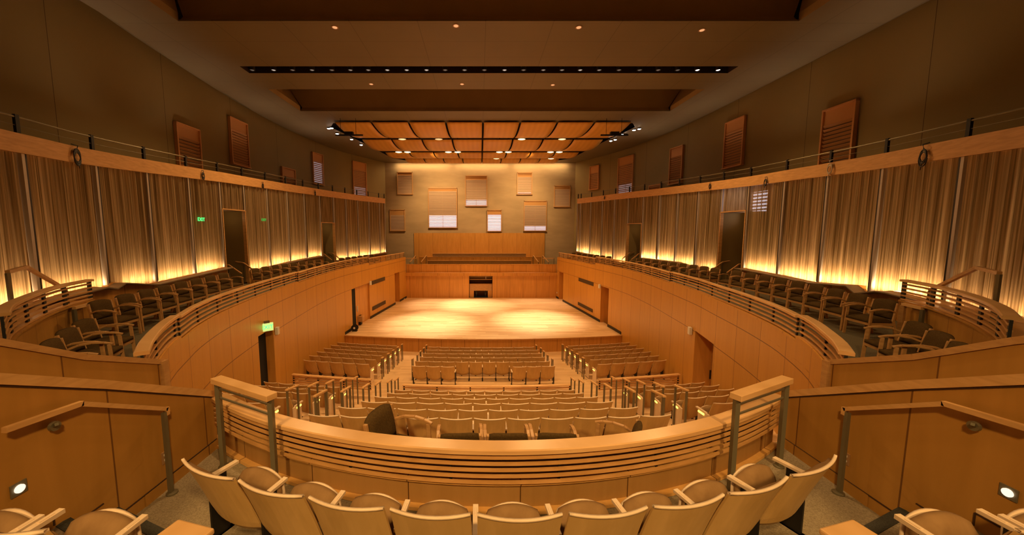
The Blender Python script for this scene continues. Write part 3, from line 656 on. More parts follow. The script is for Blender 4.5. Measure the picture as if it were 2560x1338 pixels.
        lp = outp((a + b) / 2, .6); lamp('POINT', 'corridor_fill', (lp[0], lp[1], zh - .25), 4, WARM, .1)  # unseen lamp added to brighten the inside of the door bay
        for j, (s, ln) in enumerate(((a, 1), (b, -1))):
            p0 = P.at(s + .25 * ln); inn = outp(s + .25 * ln, -.55); c0 = outp(s + .1 * ln, .5)
            t = thing('door_handrail', (*p0, fl), 'bronze and maple handrail at the %s side of the %s %s gallery door' % ('near' if j == 0 else 'far', ORD[di], side), 'handrail')
            m = MB(); m.bar((*c0, fl + 1.0), (*p0, fl + .95), .06, .05); m.bar((*p0, fl + .95), (*inn, fl + .55), .06, .05); m.build('rail', M_CHAIRW, t, world=True)
            m = MB(); m.bar((*inn, fl - .3), (*inn, fl + .53), .04, .04); m.bar((*p0, fl), (*p0, fl + .93), .04, .04); m.build('post', M_STEEL, t, world=True)
FL = [(0, 3.55), (11.0, 3.42), (20.6, 3.28)]          # gallery floor height by arc length of the parapet
for side, PAR, CUR in (('left', PARL, CURL), ('right', PARR, CURR)):
    sg = -1 if side == 'left' else 1
    m = MB()
    for (s0, z), s1 in zip(FL, [11.0, 20.6, PAR.L]):
        n = 24
        for i in range(n):
            a, b = PAR.at(s0 + (s1 - s0) * i / n), PAR.at(s0 + (s1 - s0) * (i + 1) / n)
            def far(p): o = np.argsort(CUR.P[:, 1]); return (float(np.interp(p[1], CUR.P[o, 1], CUR.P[o, 0])) + sg * 1.3, p[1])
            c, d = far(b), far(a)
            m.quad((*a, z), (*b, z), (*c, z), (*d, z))
        a = PAR.at(s1); c = (a[0] + sg * 6, a[1])
        if s1 < PAR.L: m.quad((*a, z), (*c, z), (*c, z - .15), (*a, z - .15))
    a = PAR.at(0); m.quad((a[0] - sg * .1, 0.5, 3.55), (a[0] - sg * .1, 4.35, 3.55), (a[0] + sg * 8, 4.35, 3.55), (a[0] + sg * 8, .5, 3.55))
    struct(m.build('floor_gallery_%s' % side, noisy('gallery_carpet_' + side, (.115, .10, .065), (.18, .155, .10), 60, 1)))
    # parapet wall down to the hall floor, with openings
    if side == 'left': ops = [(7.35, 8.5, 2.66), (17.85, 20.55, 2.47), (25.6, 26.75, 2.55)]
    else: ops = [(6.95, 8.5, 2.52), (18.55, 19.65, 2.42), (26.85, 27.9, 2.45)]
    m = MB(); cur = 0
    def seg(a, b, z0, z1):
        p = PAR.sub(a, b, .4); m.ribbon(p, z0, z1, a)
    RT = [(0, 3.98), (2.72, 3.9), (11.02, 3.84), (20.62, 3.70), (99, 3.7)]
    cuts = sorted(set([0, 2.72, 11.02, 20.62, PAR.L] + [q for o in ops for q in o[:2]]))
    for a, b in zip(cuts, cuts[1:]):
        mid = (a + b) / 2; zt = [z for s, z in RT if s <= mid][-1]; o = [q for q in ops if q[0] <= mid <= q[1]]
        seg(a, b, o[0][2] if o else -1.6, zt)
        # top ledge
        p = PAR.sub(a, b, .4)
        m.sweep(p, [(-.002, -.04), (-.14 * (1 if sg > 0 else -1) * (-1), -.04), (-.14 * (1 if sg > 0 else -1) * (-1), .0), (-.002, .0)], zt)
    struct(m.build('wall_parapet_%s' % side, M_WALL))
    # recesses behind the openings
    for oi, (a, b, zt) in enumerate(ops):
        m = MB(); d = .26 if (oi == 0 and side == 'left') else (.12 if (oi == 1 and side == 'left') else .55)
        def o_(s, dd):
            p = PAR.at(s); t = PAR.tan(s); nv = np.array([t[1], -t[0]]); nv = nv if nv[0] * sg > 0 else -nv; return p + nv * dd
        zf = 0 if oi else -.02
        zf = -.3 if oi == 0 else 0
        m.ribbon([o_(a, 0), o_(a, d)], zf - .5, zt, 0.6); m.ribbon([o_(b, 0), o_(b, d)], zf - .5, zt, .6)
        m.quad((*o_(a, 0), zt), (*o_(b, 0), zt), (*o_(b, d), zt), (*o_(a, d), zt)); struct(m.build('trim_%d' % (10 + oi + (3 if sg > 0 else 0)), M_STAGEW))
        dk = (oi == 0 and side == 'left')
        t = bpy.data.objects.new('door_%d' % (5 + oi + (3 if sg > 0 else 0)), None); COL.objects.link(t); t.location = (*o_((a + b) / 2, d), zf); t['kind'] = 'structure'
        if side == 'left' and oi == 1:
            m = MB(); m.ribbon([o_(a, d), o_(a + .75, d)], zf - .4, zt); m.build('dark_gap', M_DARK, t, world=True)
            m = MB(); m.ribbon([o_(a + .72, d - .02), o_(b, d - .02)], zf - .4, zt); m.build('door_leaf_or_void', M_STAGEW, t, world=True)
            m = MB(); q = o_(a + .85, d - .08); m.box((q[0], q[1], 1.1), (.05, .05, .35)); m.build('door_handle', M_WHITE, t, world=True)
        else:
            m = MB(); m.ribbon([o_(a, d), o_(b, d)], zf - .8, zt); m.build('door_leaf_or_void', M_DARK if dk else M_CHAIRW, t, world=True)  # the left hall doorway gets a black sheet for its unlit depth
            if not dk:
                m = MB(); q = o_(b - .15, d - .06); m.box((q[0], q[1], 1.05), (.04, .04, .3)); m.build('door_handle', M_BLACK, t, world=True)
    # black rubber base along the stage
    for a, b in ([(15.9, ops[1][0]), (ops[1][1], ops[2][0]), (ops[2][1], PAR.L)]):
        m = MB(); p = PAR.sub(a + (.85 if a == 15.9 else 0), b, .4); m.sweep(p, [(.0, 0), (sg * -.03, 0), (sg * -.03, .16), (0, .16)], 0); struct(m.build('baseboard_%s' % side, M_BLACK))
    # vent grilles
    for vi, (za, zb_) in enumerate(((2.28, 2.56), (.48, .76))):
        s0, s1 = (20.95, 23.45) if side == 'left' else (20.8, 23.5)
        if side == 'right': za, zb_ = (2.22, 2.48) if vi == 0 else (.38, .62)
        c = PAR.at((s0 + s1) / 2)
        t = thing('vent_grille', (*c, za), 'long %s dark vent grille in the %s stage wall' % ('upper' if vi == 0 else 'lower', side), 'vent', 'stage wall vents')
        def ii(s, dd):
            p = PAR.at(s); tt = PAR.tan(s); nv = np.array([tt[1], -tt[0]]); nv = nv if nv[0] * sg > 0 else -nv; return p - nv * dd
        m = MB(); m.ribbon([ii(s0, .01), ii(s1, .01)], za, zb_); m.build('backing', M_BLACK, t, world=True)
        m = MB()
        for q in range(6): z = za + .02 + (zb_ - za - .04) * q / 5; m.bar((*ii(s0, .02), z), (*ii(s1, .02), z), .02, .022)
        m.build('grille', M_GRILLE, t, world=True)
    # small wall boxes
    for bi, (px, py) in enumerate([(689, 827), (924, 708), (1009, 748)] if side == 'left' else [(1729, 827), (1501, 716), (1394, 732)]):
        s, z = PAR.hit(px, py); p = PAR.at(s); t = PAR.tan(s)
        m = MB(); m.box((0, 0, 0), (.10, .16, .26) if bi < 2 else (.04, .12, .12), math.atan2(t[1], t[0]) + math.pi / 2)
        o = m.build('wall_box', M_WHITE, bevel=.01); o.location = (p[0] - sg * .06, p[1], z)
        tag(o, ['small pale wall speaker beside the %s hall door', 'small pale wall box beside the %s stage door', 'small pale socket plate at the rear of the %s stage wall'][bi] % side, 'wall box')

# ------------------------------------------------------------------ slatted rails
def slat_rail(label, pts, zs, H=.45, ns=4, capw=.12, capt=.05, every=1.0, sl=.032, ledge=0, group=None, postw=.05, off=0, cat='railing', endpost=True, slatd=.05):
    P = [np.array(p[:2], float) for p in pts]; n = len(P)
    zz = zs if isinstance(zs, (list, tuple, np.ndarray)) else [zs] * n
    t = thing('slatted_railing', (*P[n // 2], zz[n // 2] - H), label, cat, group)
    m = MB(); m.sweep(P, [(-capw / 2, -capt), (capw / 2, -capt), (capw / 2, -.008), (capw / 2 - .012, 0), (-capw / 2 + .012, 0), (-capw / 2, -.008)], zz); m.build('cap_rail', M_CAP, t, world=True)
    gap = (H - capt) / (ns + .0); 
    for k in range(ns):
        zc = -capt - gap * (k + 1) + gap * .12
        m = MB(); m.sweep(P, [(off - slatd / 2, zc), (off + slatd / 2, zc), (off + slatd / 2, zc + sl), (off - slatd / 2, zc + sl)], zz); m.build('slat', M_SLAT, t, world=True)
    S = [0]
    for a, b in zip(P, P[1:]): S.append(S[-1] + float(np.linalg.norm(b - a)))
    cnt = max(1, int(round(S[-1] / every)))
    for i in range(0 if endpost else 1, cnt + (1 if endpost else 0)):
        s = .04 + (S[-1] - .08) * i / cnt; x = float(np.interp(s, S, [p[0] for p in P])); y = float(np.interp(s, S, [p[1] for p in P])); z = float(np.interp(s, S, zz))
        j = min(max(int(np.searchsorted(S, s)), 1), n - 1); d = P[j] - P[j - 1]
        m = MB(); m.box((x, y, z - H / 2 - capt / 2), (postw, .03, H - capt), math.atan2(d[1], d[0])); m.build('post', M_BLACK, t, world=True)
    return t
for side, PAR in (('left', PARL), ('right', PARR)):
    sg = -1 if side == 'left' else 1
    segs = [(0, 2.62, 4.45, 4.40, 'rear box end', .15), (2.78, 11.0, 4.36, 4.31, 'rear third', .12), (11.1, 20.6, 4.28, 4.28, 'middle', .12), (20.7, PAR.L - .3, 4.16, 4.14, 'stage end', .12)]
    for a, b, za, zb_, nm, cw in segs:
        p = PAR.sub(a, b, .3); n = len(p); zs = [za + (zb_ - za) * i / (n - 1) for i in range(n)]
        p = [q + np.array([sg * .06, 0]) for q in p]
        slat_rail('curved slatted maple railing on the %s gallery parapet, %s section' % (side, nm), p, zs, .44, 4, cw, .05 if cw < .2 else .07, 1.15, group=None)
# curved railing of the raised rear boxes, beside the curtains
for side, pts in (('left', [(-6.9, 4.95), (-7.6, 5.55), (-8.25, 6.3), (-8.85, 7.1), (-9.3, 7.85), (-9.6, 8.6)]), ('right', [(6.95, 4.75), (7.8, 5.45), (8.6, 6.3), (9.2, 7.1), (9.65, 7.85), (9.95, 8.55)])):
    P = Path(pts); pp = P.sub(0, P.L, .25); n = len(pp)
    slat_rail('broad curved slatted maple railing of the raised %s rear box by the curtains' % side, pp, 4.80, .50, 5, .16, .05, .95, postw=.12)
    m = MB(); m.ribbon(pp, 3.3, 4.3); m.sweep(pp, [(-.06, -.03), (.06, -.03), (.06, 0), (-.06, 0)], 4.3); struct(m.build('wall_box_%s' % side, M_PART))
    sg = -1 if side == 'left' else 1
    m = MB()
    for a, b in zip(pp, pp[1:]): m.quad((*a, 4.28), (*b, 4.28), (b[0] + sg * 4, b[1], 4.28), (a[0] + sg * 4, a[1], 4.28))
    m.quad((pp[0][0], pp[0][1], 4.28), (pp[0][0] - sg * 1.5, 1.0, 4.28), (pp[0][0] + sg * 4, 1.0, 4.28), (pp[0][0] + sg * 4, pp[0][1], 4.28))
    e = pp[-1]; m.quad((*e, 3.4), (e[0] + sg * 2.5, e[1], 3.4), (e[0] + sg * 2.5, e[1], 4.3), (*e, 4.3)); struct(m.build('floor_box_%s' % side, M_STAGEW))
    # sloping handrail above it and small end post
    A = [atZ(66, 695, 5.0), atZ(97, 690, 5.0)] if side == 'left' else [atZ(2400, 712, 5.0), atZ(2368, 703, 5.0)]
    a = np.array([pp[n // 2][0] + sg * .55, pp[n // 2][1] - .2]); 
    q0 = P.at(P.L * .36) + np.array([sg * .5, .25]); 
    t = thing('box_handrail', (*q0, 4.28), 'sloping maple handrail on a dark post behind the broad railing of the %s rear box' % side, 'handrail')
    r1 = P.at(P.L * .55) + np.array([sg * .42, .2]); r2 = P.at(P.L * .86) + np.array([sg * .25, .1])
    m = MB(); m.bar((*q0, 5.22), (*r1, 5.25), .06, .06); m.bar((*r1, 5.25), (*r2, 4.62), .06, .06); m.build('rail', M_CHAIRW, t, world=True)
    m = MB(); m.bar((*q0, 4.28), (*q0, 5.2), .05, .05); m.bar((*r2, 4.28), (*r2, 4.6), .05, .05); m.build('post', M_STEEL, t, world=True)
    q = P.at(P.L) + np.array([-sg * .25, -.25])
    t = thing('low_handrail', (*q, 3.55), 'short low maple rail on a post beside the first armchair of the %s gallery' % side, 'handrail')
    m = MB(); m.bar((q[0], q[1], 4.25), (q[0] - sg * .15, q[1] - .5, 4.25), .07, .06); m.build('rail', M_CAP, t, world=True)
    m = MB(); m.bar((q[0] - sg * .15, q[1] - .5, 3.55), (q[0] - sg * .15, q[1] - .5, 4.22), .06, .06); m.build('post', M_STEEL, t, world=True)
    m = MB(); m.box((q[0], q[1], 3.88), (.06, .1, .66)); m.build('wood_post', M_CHAIRW, t, world=True)

# ------------------------------------------------------------------ stage
arc = [(x, 19.52 + (x / 8.0) ** 2 * .78) for x in np.linspace(-8.15, 8.0, 30)]
m = MB()
for a, b in zip(arc, arc[1:]): m.quad((*a, 0), (*b, 0), (b[0], 32.15, 0), (a[0], 32.15, 0))
struct(m.build('floor_stage', M_STAGEF))
m = MB(); m.ribbon(arc, -1.5, -.05); struct(m.build('wall_apron', M_APRON))
m = MB(); m.sweep(arc, [(-.02, -.05), (.03, -.05), (.03, .002), (-.02, .002)], 0); struct(m.build('trim_stage_nosing', M_MAPLE))
Y0 = 32.1
m = MB(); XL, XR = -6.95, 6.8; ox0, ox1, oz = -1.18, .93, 1.98
m.ribbon([(XL, Y0), (ox0, Y0)], 0, 2.0, XL + 1.2); m.ribbon([(ox1, Y0), (XR, Y0)], 0, 2.0, .2); m.ribbon([(XL, Y0 - .1), (XR, Y0 - .1)], 2.0, 2.28)
m.quad((XL, Y0 - .1, 2.0), (XR, Y0 - .1, 2.0), (XR, Y0, 2.0), (XL, Y0, 2.0)); m.quad((XL, Y0 - .1, 2.28), (XR, Y0 - .1, 2.28), (XR, Y0 + .25, 2.28), (XL, Y0 + .25, 2.28))
struct(m.build('wall_stage_end', M_STAGEW))
m = MB(); m.ribbon([(XL + .1, Y0 + .15), (XR - .1, Y0 + .15)], 2.28, 3.0, .4); m.box((-.07, Y0 + .19, 3.01), (13.6, .12, .05)); struct(m.build('wall_choir_parapet', M_STAGEW))
m = MB(); m.box((-.07, Y0 - .06, 2.29), (12.0, .12, .03)); struct(m.build('trim_choir_ledge', M_CAP))
m = MB(); m.ribbon([(XL, Y0), (XL, Y0 + .3)], 0, 3.0); m.ribbon([(XR, Y0), (XR, Y0 + .3)], 0, 3.0)
m.quad((-10.6, Y0 + .2, 2.3), (10.6, Y0 + .2, 2.3), (10.6, 39.4, 2.3), (-10.6, 39.4, 2.3)); struct(m.build('floor_choir', M_CARPET))
# console niche in the end wall
t = bpy.data.objects.new('door_12', None); COL.objects.link(t); t.location = (0, Y0, 0); t['kind'] = 'structure'
m = MB(); m.ribbon([(ox0, Y0), (ox0, Y0 + 1.0)], 0, oz); m.ribbon([(ox1, Y0), (ox1, Y0 + 1.0)], 0, oz); m.quad((ox0, Y0, oz), (ox1, Y0, oz), (ox1, Y0 + 1, oz), (ox0, Y0 + 1, oz)); m.ribbon([(ox0, Y0 + 1), (ox1, Y0 + 1)], 0, oz); m.build('niche', simple('niche_brown', (.16, .07, .02), .7), t, world=True)
t = thing('stage_console', (-.12, Y0 + .45, 0), 'boxy wooden console with an open dark kneehole in the niche of the stage end wall', 'console')
m = MB(); m.box((0, 0, .93), (2.05, .5, .62)); m.build('body', M_CHAIRW, t, bevel=.01)
m = MB(); m.box((0, .1, 1.62), (2.05, .3, .03)); m.box((0, 0, 1.86), (2.05, .05, .04)); m.build('shelf', M_MAPLE, t)
for x in (-.83, .83):
    m = MB(); m.box((x, 0, .31), (.38, .48, .62)); m.build('pedestal', M_STAGEW, t)
for x in (-.42, .42):
    m = MB(); m.box((x, .0, .3), (.08, .2, .6)); m.lathe((x, -.14, .35), [(.001, -.04), (.09, -.04), (.09, .04), (.001, .04)], 12, 'Y'); m.build('pedal_bracket', M_BLACK, t)
m = MB(); m.box((.45, -.1, 1.78), (.05, .05, .26)); m.build('candle_lamp', M_WHITE, t)
# choir benches
for i, (xa, xb, Y, zt, wd) in enumerate(((-5.15, 4.65, 34, 3.22, .30), (-5.05, 4.5, 36.8, 3.74, .30))):
    t = thing('choir_bench', ((xa + xb) / 2, Y, 2.3), 'long dark upholstered choir bench, %s row above the stage' % ('front' if i == 0 else 'back'), 'bench', 'choir benches')
    L = xb - xa
    m = MB(); m.box((0, 0, zt - 2.3 - .25), (L, .08, .42)); m.build('backrest', M_FAB, t)
    m = MB(); m.box((0, 0, zt - 2.3), (L, .12, .05)); m.build('top_rail', M_CAP, t)
    m = MB(); m.box((0, -.25, .4 + .5 * i), (L, .45, .1)); m.build('seat', M_FAB, t)
    m = MB(); m.box((0, .0, .3), (L, .06, .7)); m.build('base', M_CHAIRW, t)
m = MB(); m.ribbon([(-6.2, 35.5), (5.85, 35.5)], 2.3, 3.42); m.box((-.17, 35.55, 3.44), (12.1, .12, .05)); m.quad((-6.2, 35.55, 2.9), (5.85, 35.55, 2.9), (5.85, 39.2, 2.9), (-6.2, 39.2, 2.9)); struct(m.build('wall_choir_riser', M_STAGEW))
for i, (x0_, x1_) in enumerate(((1025, 1025), (1053, 1053), (1346, 1346), (1371, 1371))):
    b = atY(x0_, 658, 33.2); 
    t = thing('choir_handrail', (b[0], 33.2, 2.3), '%s small sloping stair handrail from the left at the ends of the choir benches' % ORD[i], 'handrail', 'stair handrails beside the choir benches')
    dx = .25 if i < 2 else -.25
    m = MB(); m.bar((0, 0, .85), (dx, 1.6, 1.35), .06, .06); m.build('rail', M_CAP, t)
    m = MB(); m.bar((0, 0, 0), (0, 0, .83), .05, .05); m.bar((dx, 1.6, 0), (dx, 1.6, 1.3), .05, .05); m.build('post', M_STEEL, t)
for i, (xa, xb) in enumerate(((1010, 1042), (1357, 1385))):
    a, b = atY(xa, 646, 32.7), atY(xb, 646, 32.7)
    t = thing('choir_gate_rail', ((a[0] + b[0]) / 2, 32.7, 2.3), 'short level handrail where the %s gallery meets the choir steps' % ('left' if i == 0 else 'right'), 'handrail')
    m = MB(); m.bar((a[0], 32.7, a[2]), (b[0], 32.7, a[2]), .06, .06); m.build('rail', M_CAP, t, world=True)
    m = MB(); m.bar((a[0], 32.7, 2.3), (a[0], 32.7, a[2]), .05, .05); m.bar((b[0], 32.7, 2.3), (b[0], 32.7, a[2]), .05, .05); m.build('post', M_STEEL, t, world=True)

# ------------------------------------------------------------------ raked hall floor
RA = 36.0
def arcy(y, x): return y + x * x / (2 * RA)
NEAR = [5.5 + .93 * k for k in range(6)]; NZ = [2.09 - .335 * k for k in range(6)]
FRONT = [13.2 + .93 * k for k in range(6)]; FZ = [-.02 - .154 * k for k in range(6)]
steps = [(3.2, 2.45)] + [(y - .32, z) for y, z in zip(NEAR, NZ)] + [(10.85, .2), (11.25, -.02)] + [(y - .32, z) for y, z in zip(FRONT[1:], FZ[1:])] + [(20.6, None)]
m = MB(); xs = np.linspace(-9.3, 9.3, 25)
for (ya, z), (yb, z2) in zip(steps, steps[1:]):
    for a, b in zip(xs, xs[1:]):
        m.quad((a, arcy(ya, a), z), (b, arcy(ya, b), z), (b, arcy(yb, b), z), (a, arcy(yb, a), z))
        if z2 is not None: m.quad((a, arcy(yb, a), z), (b, arcy(yb, b), z), (b, arcy(yb, b), z2), (a, arcy(yb, a), z2))
struct(m.build('floor', M_TIER))
# half steps in the two aisles
for k in range(5):
    for x in (-3.62, 3.55):
        z = NZ[k + 1]; y = arcy(NEAR[k + 1] - .32, x); m = MB(); m.box((x, y + .2, z + .083), (1.25, .42, .166)); m.box((x, y + .41, z + .16), (1.25, .02, .012)); struct(m.build('floor_step', M_TIER))
# low rails across the hall in front of the cross aisle
def arcpts(x0, x1, y, n=14): return [(x, arcy(y, x)) for x in np.linspace(x0, x1, n)]
slat_rail('low slatted maple rail across the centre cross aisle behind the front block', arcpts(-2.95, 3.05, 12.25), .52, .36, 3, .13, .04, 1.3)
slat_rail('low slatted maple rail behind the front left seating block', arcpts(-7.25, -4.15, 12.35), .62, .42, 4, .13, .05, 1.0)
slat_rail('low slatted maple rail behind the front right seating block', arcpts(4.1, 7.3, 12.35), .62, .42, 4, .13, .05, 1.0)

# ------------------------------------------------------------------ theatre seat
def back_pt(u, v, thick=0.0):
    """u -1..1 across, v 0 foot .. 1 top"""
    w = .274 * (1 - .05 * max(0, .3 - v) / .3)
    z = .17 + .67 * v; y = -.03 - .19 * v - .04 * v * v + .05 * u * u
    if v < .22: y += .09 * ((.22 - v) / .22) ** 2
    return (u * w, y + thick, z)
def grid_solid(fn, nu, nv, th, outline=None):
    m = MB(); V = []; Fc = []
    for s, t in ((0, 0), (1, th)):
        for j in range(nv + 1):
            for i in range(nu + 1):
                u = -1 + 2 * i / nu; v = j / nv; V.append(fn(u, v, t))
    W = nu + 1; N = W * (nv + 1)
    for j in range(nv):
        for i in range(nu):
            a = j * W + i; Fc.append((a, a + 1, a + 1 + W, a + W)); Fc.append((N + a + W, N + a + W + 1, N + a + 1, N + a))
    for i in range(nu):
        Fc.append((i + 1, i, N + i, N + i + 1)); b = nv * W + i; Fc.append((b, b + 1, N + b + 1, N + b))
    for j in range(nv):
        a = j * W; Fc.append((a, a + W, N + a + W, N + a)); b = j * W + nu; Fc.append((b + W, b, N + b, N + b + W))
    m.add(V, Fc); return m
def shell_fn(u, v, t):
    p = back_pt(u, v); z = p[2]
    if v < .25: z += .07 * u * u * (1 - v / .25)
    return (p[0], p[1] + t, z)
def cush_fn(u, v, t):
    p = back_pt(u * .93, .22 + .755 * v); b = (1 - u ** 4) * (1 - (2 * v - 1) ** 6)
    return (p[0], p[1] + .017 + t * (.35 + .65 * b), p[2] - (0.012 if v > .97 else 0))
def seat_fn(u, v, t):
    # tipped-up seat cushion: v 0 hinge .. 1 front lip (up)
    w = .235 * (1 - .18 * max(0, v - .55) / .45 * 1.0); z = .33 + .24 * v - .05 * u * u * v; b = (1 - u ** 4) * (1 - (2 * v - 1) ** 4)
    return (u * w, .10 + .055 * v + t - (1 - b) * (t - .055) * .6, z)
def pan_fn(u, v, t):
    w = .234 * (1 - .18 * max(0, v - .55) / .45); z = .30 + .248 * v - .05 * u * u * v; return (u * w, .205 + .055 * v - .02 * u * u + t, z)
ME = {}
def seat_proto(kind):
    t = thing('theatre_seat', (0, 0, -30), 'maple theatre seat', 'seat')
    def put(key, name, mb, mt, smooth=True, **k):
        if key not in ME:
            o = mb().build(name, mt, t, smooth, **k); ME[key] = o.data
        else:
            o = bpy.data.objects.new(name, ME[key]); COL.objects.link(o); o.parent = t
        return o
    put('shell', 'back_shell', lambda: grid_solid(shell_fn, 10, 10, .016), M_SEATW, False)
    def edge():
        m = MB(); pts = [Vector(back_pt(-1 + 2 * i / 12, 1)) + Vector((0, .008, .002)) for i in range(13)]; V = []
        for p in pts: V += [p + Vector((0, -.010, -.008)), p + Vector((0, .010, -.008)), p + Vector((0, .010, .008)), p + Vector((0, -.010, .008))]
        m.add(V, [(4 * i + k, 4 * i + (k + 1) % 4, 4 * i + 4 + (k + 1) % 4, 4 * i + 4 + k) for i in range(12) for k in range(4)] + [(0, 1, 2, 3), (51, 50, 49, 48)])
        return m
    put('edge', 'top_edge', edge, M_SEATE)
    put('cush', 'back_cushion', lambda: grid_solid(cush_fn, 10, 8, .07), M_FAB)
    put('seat', 'seat_cushion', lambda: grid_solid(seat_fn, 10, 8, .10), M_FAB)
    put('pan', 'seat_pan', lambda: grid_solid(pan_fn, 10, 6, .015), M_SEATE)
    def arm(x):
        def f():
            m = MB(); m.box((x, .075, .565), (.042, .28, .026)); m.box((x, .14, .579), (.020, .07, .006)); return m
        return f
    def stand(x):
        def f():
            m = MB(); m.box((x, .04, .28), (.022, .14, .56)); m.box((x, .02, .01), (.05, .3, .02)); return m
        return f
    put('armL', 'armrest', arm(-.287), M_SEATE, False, bevel=.006); put('stL', 'standard', stand(-.287), M_BLACK, False)
    if kind in ('R', 'RL', 'plainR'):
        put('armR', 'armrest', arm(.287), M_SEATE, False, bevel=.006)
        if kind == 'plainR': put('stR', 'standard', stand(.287), M_BLACK, False)
    def endp(x):
        def f(): m = MB(); m.box((x, .0, .29), (.028, .30, .56)); return m
        return f
    def light(x):
        def f(): m = MB(); m.box((x, .05, .52), (.012, .16, .035)); return m
        return f
    if kind == 'R': put('endR', 'end_panel', endp(.295), M_SEATE, False, bevel=.01); put('liR', 'aisle_light', light(.316), M_AISLE, False)
    if kind == 'L': put('endL', 'end_panel', endp(-.295), M_SEATE, False, bevel=.01); put('liL', 'aisle_light', light(-.316), M_AISLE, False)
    return t
PROTO = {k: seat_proto(k) for k in ('mid', 'plainR', 'R', 'L')}
def put_seat(x, y, z, w, label, group, kind='mid', R=RA, rz=None):
    if rz is None: rz = math.asin(max(-1, min(1, x / R)))
    # the row line is where the backs' tops stand, so step the seat forward by .25
    fx, fy = -math.sin(rz), math.cos(rz)
    return dup(PROTO[kind], (x + fx * .25, y + fy * .25, z), rz, label, group, w / .58)
def seat_row(x0, x1, n, y, z, where, group, skip=(), left='mid', right='plainR', fromwhat='from the left', z0=0):
    w = (x1 - x0) / n; c = 0
    for i in range(n):
        if i in skip: continue
        x = x0 + w * (i + .5); kind = 'mid'
        if i == 0 and left != 'mid': kind = left
        if i == n - 1: kind = right
        if skip and i == min(skip) - 1: kind = 'plainR'
        put_seat(x, arcy(y, x), z, w, 'maple seat, %s %s, %s' % (ORD[c], fromwhat, where), group, kind); c += 1
NR = [(-3.05, 2.97, 11), (-2.93, 2.84, 10), (-2.81, 2.71, 9), (-2.80, 2.70, 10), (-2.73, 2.62, 9), (-2.75, 2.63, 10)]
for k, (a, b, n) in enumerate(NR):
    seat_row(a, b, n, NEAR[k], NZ[k], 'centre block below the balcony, %s row' % ORD[k], 'seats of the centre block below the balcony')
FR = [(-2.83, 2.70, 10), (-2.88, 2.68, 10), (-2.84, 2.66, 9), (-2.86, 2.66, 10), (-2.85, 2.68, 9), (-2.86, 2.6, 10)]
for k, (a, b, n) in enumerate(FR):
    seat_row(a, b, n, FRONT[k], FZ[k], 'centre block by the stage, %s row from its rail' % ORD[k], 'seats of the front centre block', skip=(3, 4, 5, 6) if k == 0 else ())
def wallx(P, y): o = np.argsort(P.P[:, 1]); return float(np.interp(y, P.P[o, 1], P.P[o, 0]))
for k in range(6):
    for side, P, sg in (('left', PARL, -1), ('right', PARR, 1)):
        n = 5 if k == 0 else 6; yi = arcy(FRONT[k], 7.0)
        outer = wallx(P, yi) - sg * .14; inner = sg * (4.5 if sg < 0 else 4.35)
        if k == 0: outer = sg * 7.3
        a, b = (outer, inner) if sg < 0 else (inner, outer)
        seat_row(a, b, n, FRONT[k], FZ[k], 'front %s block, %s row from its rail' % (side, ORD[k]), 'seats of the front %s block' % side, left='L' if sg > 0 else 'mid', right='R' if sg < 0 else 'plainR')
NS = {5: (5, 7.0), 4: (4, 6.8), 3: (4, 6.5), 2: (3, 6.15), 1: (2, 5.7)}
for k, (n, xo) in NS.items():
    for side, sg in (('left', -1), ('right', 1)):
        a, b = (-xo, -4.42) if sg < 0 else (4.35, xo - .15)
        seat_row(a, b, n, NEAR[k], NZ[k], '%s side block below the balcony, %s row' % (side, ORD[k - 1]), 'seats of the %s side block' % side, left='L' if sg > 0 else 'mid', right='R' if sg < 0 else 'plainR')
# aisle handrails: upturned U frames with maple caps
def aisle_rail(x, y, z, label, group, h=.92, ln=.42, slope=.1):
    t = thing('aisle_handrail', (x, y, z), label, 'handrail', group)
    m = MB(); m.bar((0, -.03, h), (0, ln + .03, h - slope), .06, .035); m.build('cap_rail', M_CAP, t, bevel=.006)
    for j, yy in enumerate((0, ln)):
        m = MB(); m.bar((0, yy, -.0 - (.17 if j else 0)), (0, yy, h - slope * j - .015), .035, .035); m.build('post', M_STEEL, t)
for k in range(6):
    for side, sg in (('left', -1), ('right', 1)):
        x = NR[k][0] - .1 if sg < 0 else NR[k][1] + .12
        aisle_rail(x, arcy(NEAR[k] + .55, x), NZ[k], 'bronze U-shaped handrail by the %s end of row %s below the balcony' % (side, ['one', 'two', 'three', 'four', 'five', 'six'][k]), 'aisle handrails')
        if k in NS:
            x = -4.2 if sg < 0 else 4.08; aisle_rail(x, arcy(NEAR[k] + .5, x), NZ[k], 'bronze U-shaped handrail by the aisle end of row %s of the %s side block' % (['one', 'two', 'three', 'four', 'five'][k - 1], side), 'aisle handrails')
        if k > 0:
            x = FR[k][0] - .12 if sg < 0 else FR[k][1] + .12
            aisle_rail(x, arcy(FRONT[k] + .1, x), FZ[k], 'bronze handrail by the %s end of front centre row %s' % (side, ['one', 'two', 'three', 'four', 'five', 'six'][k]), 'aisle handrails', .9, .25, .06)
            x = -4.28 if sg < 0 else 4.12; aisle_rail(x, arcy(FRONT[k] + .1, x), FZ[k], 'bronze handrail by the aisle end of front %s block row %s' % (side, ['one', 'two', 'three', 'four', 'five', 'six'][k]), 'aisle handrails', .9, .25, .06)

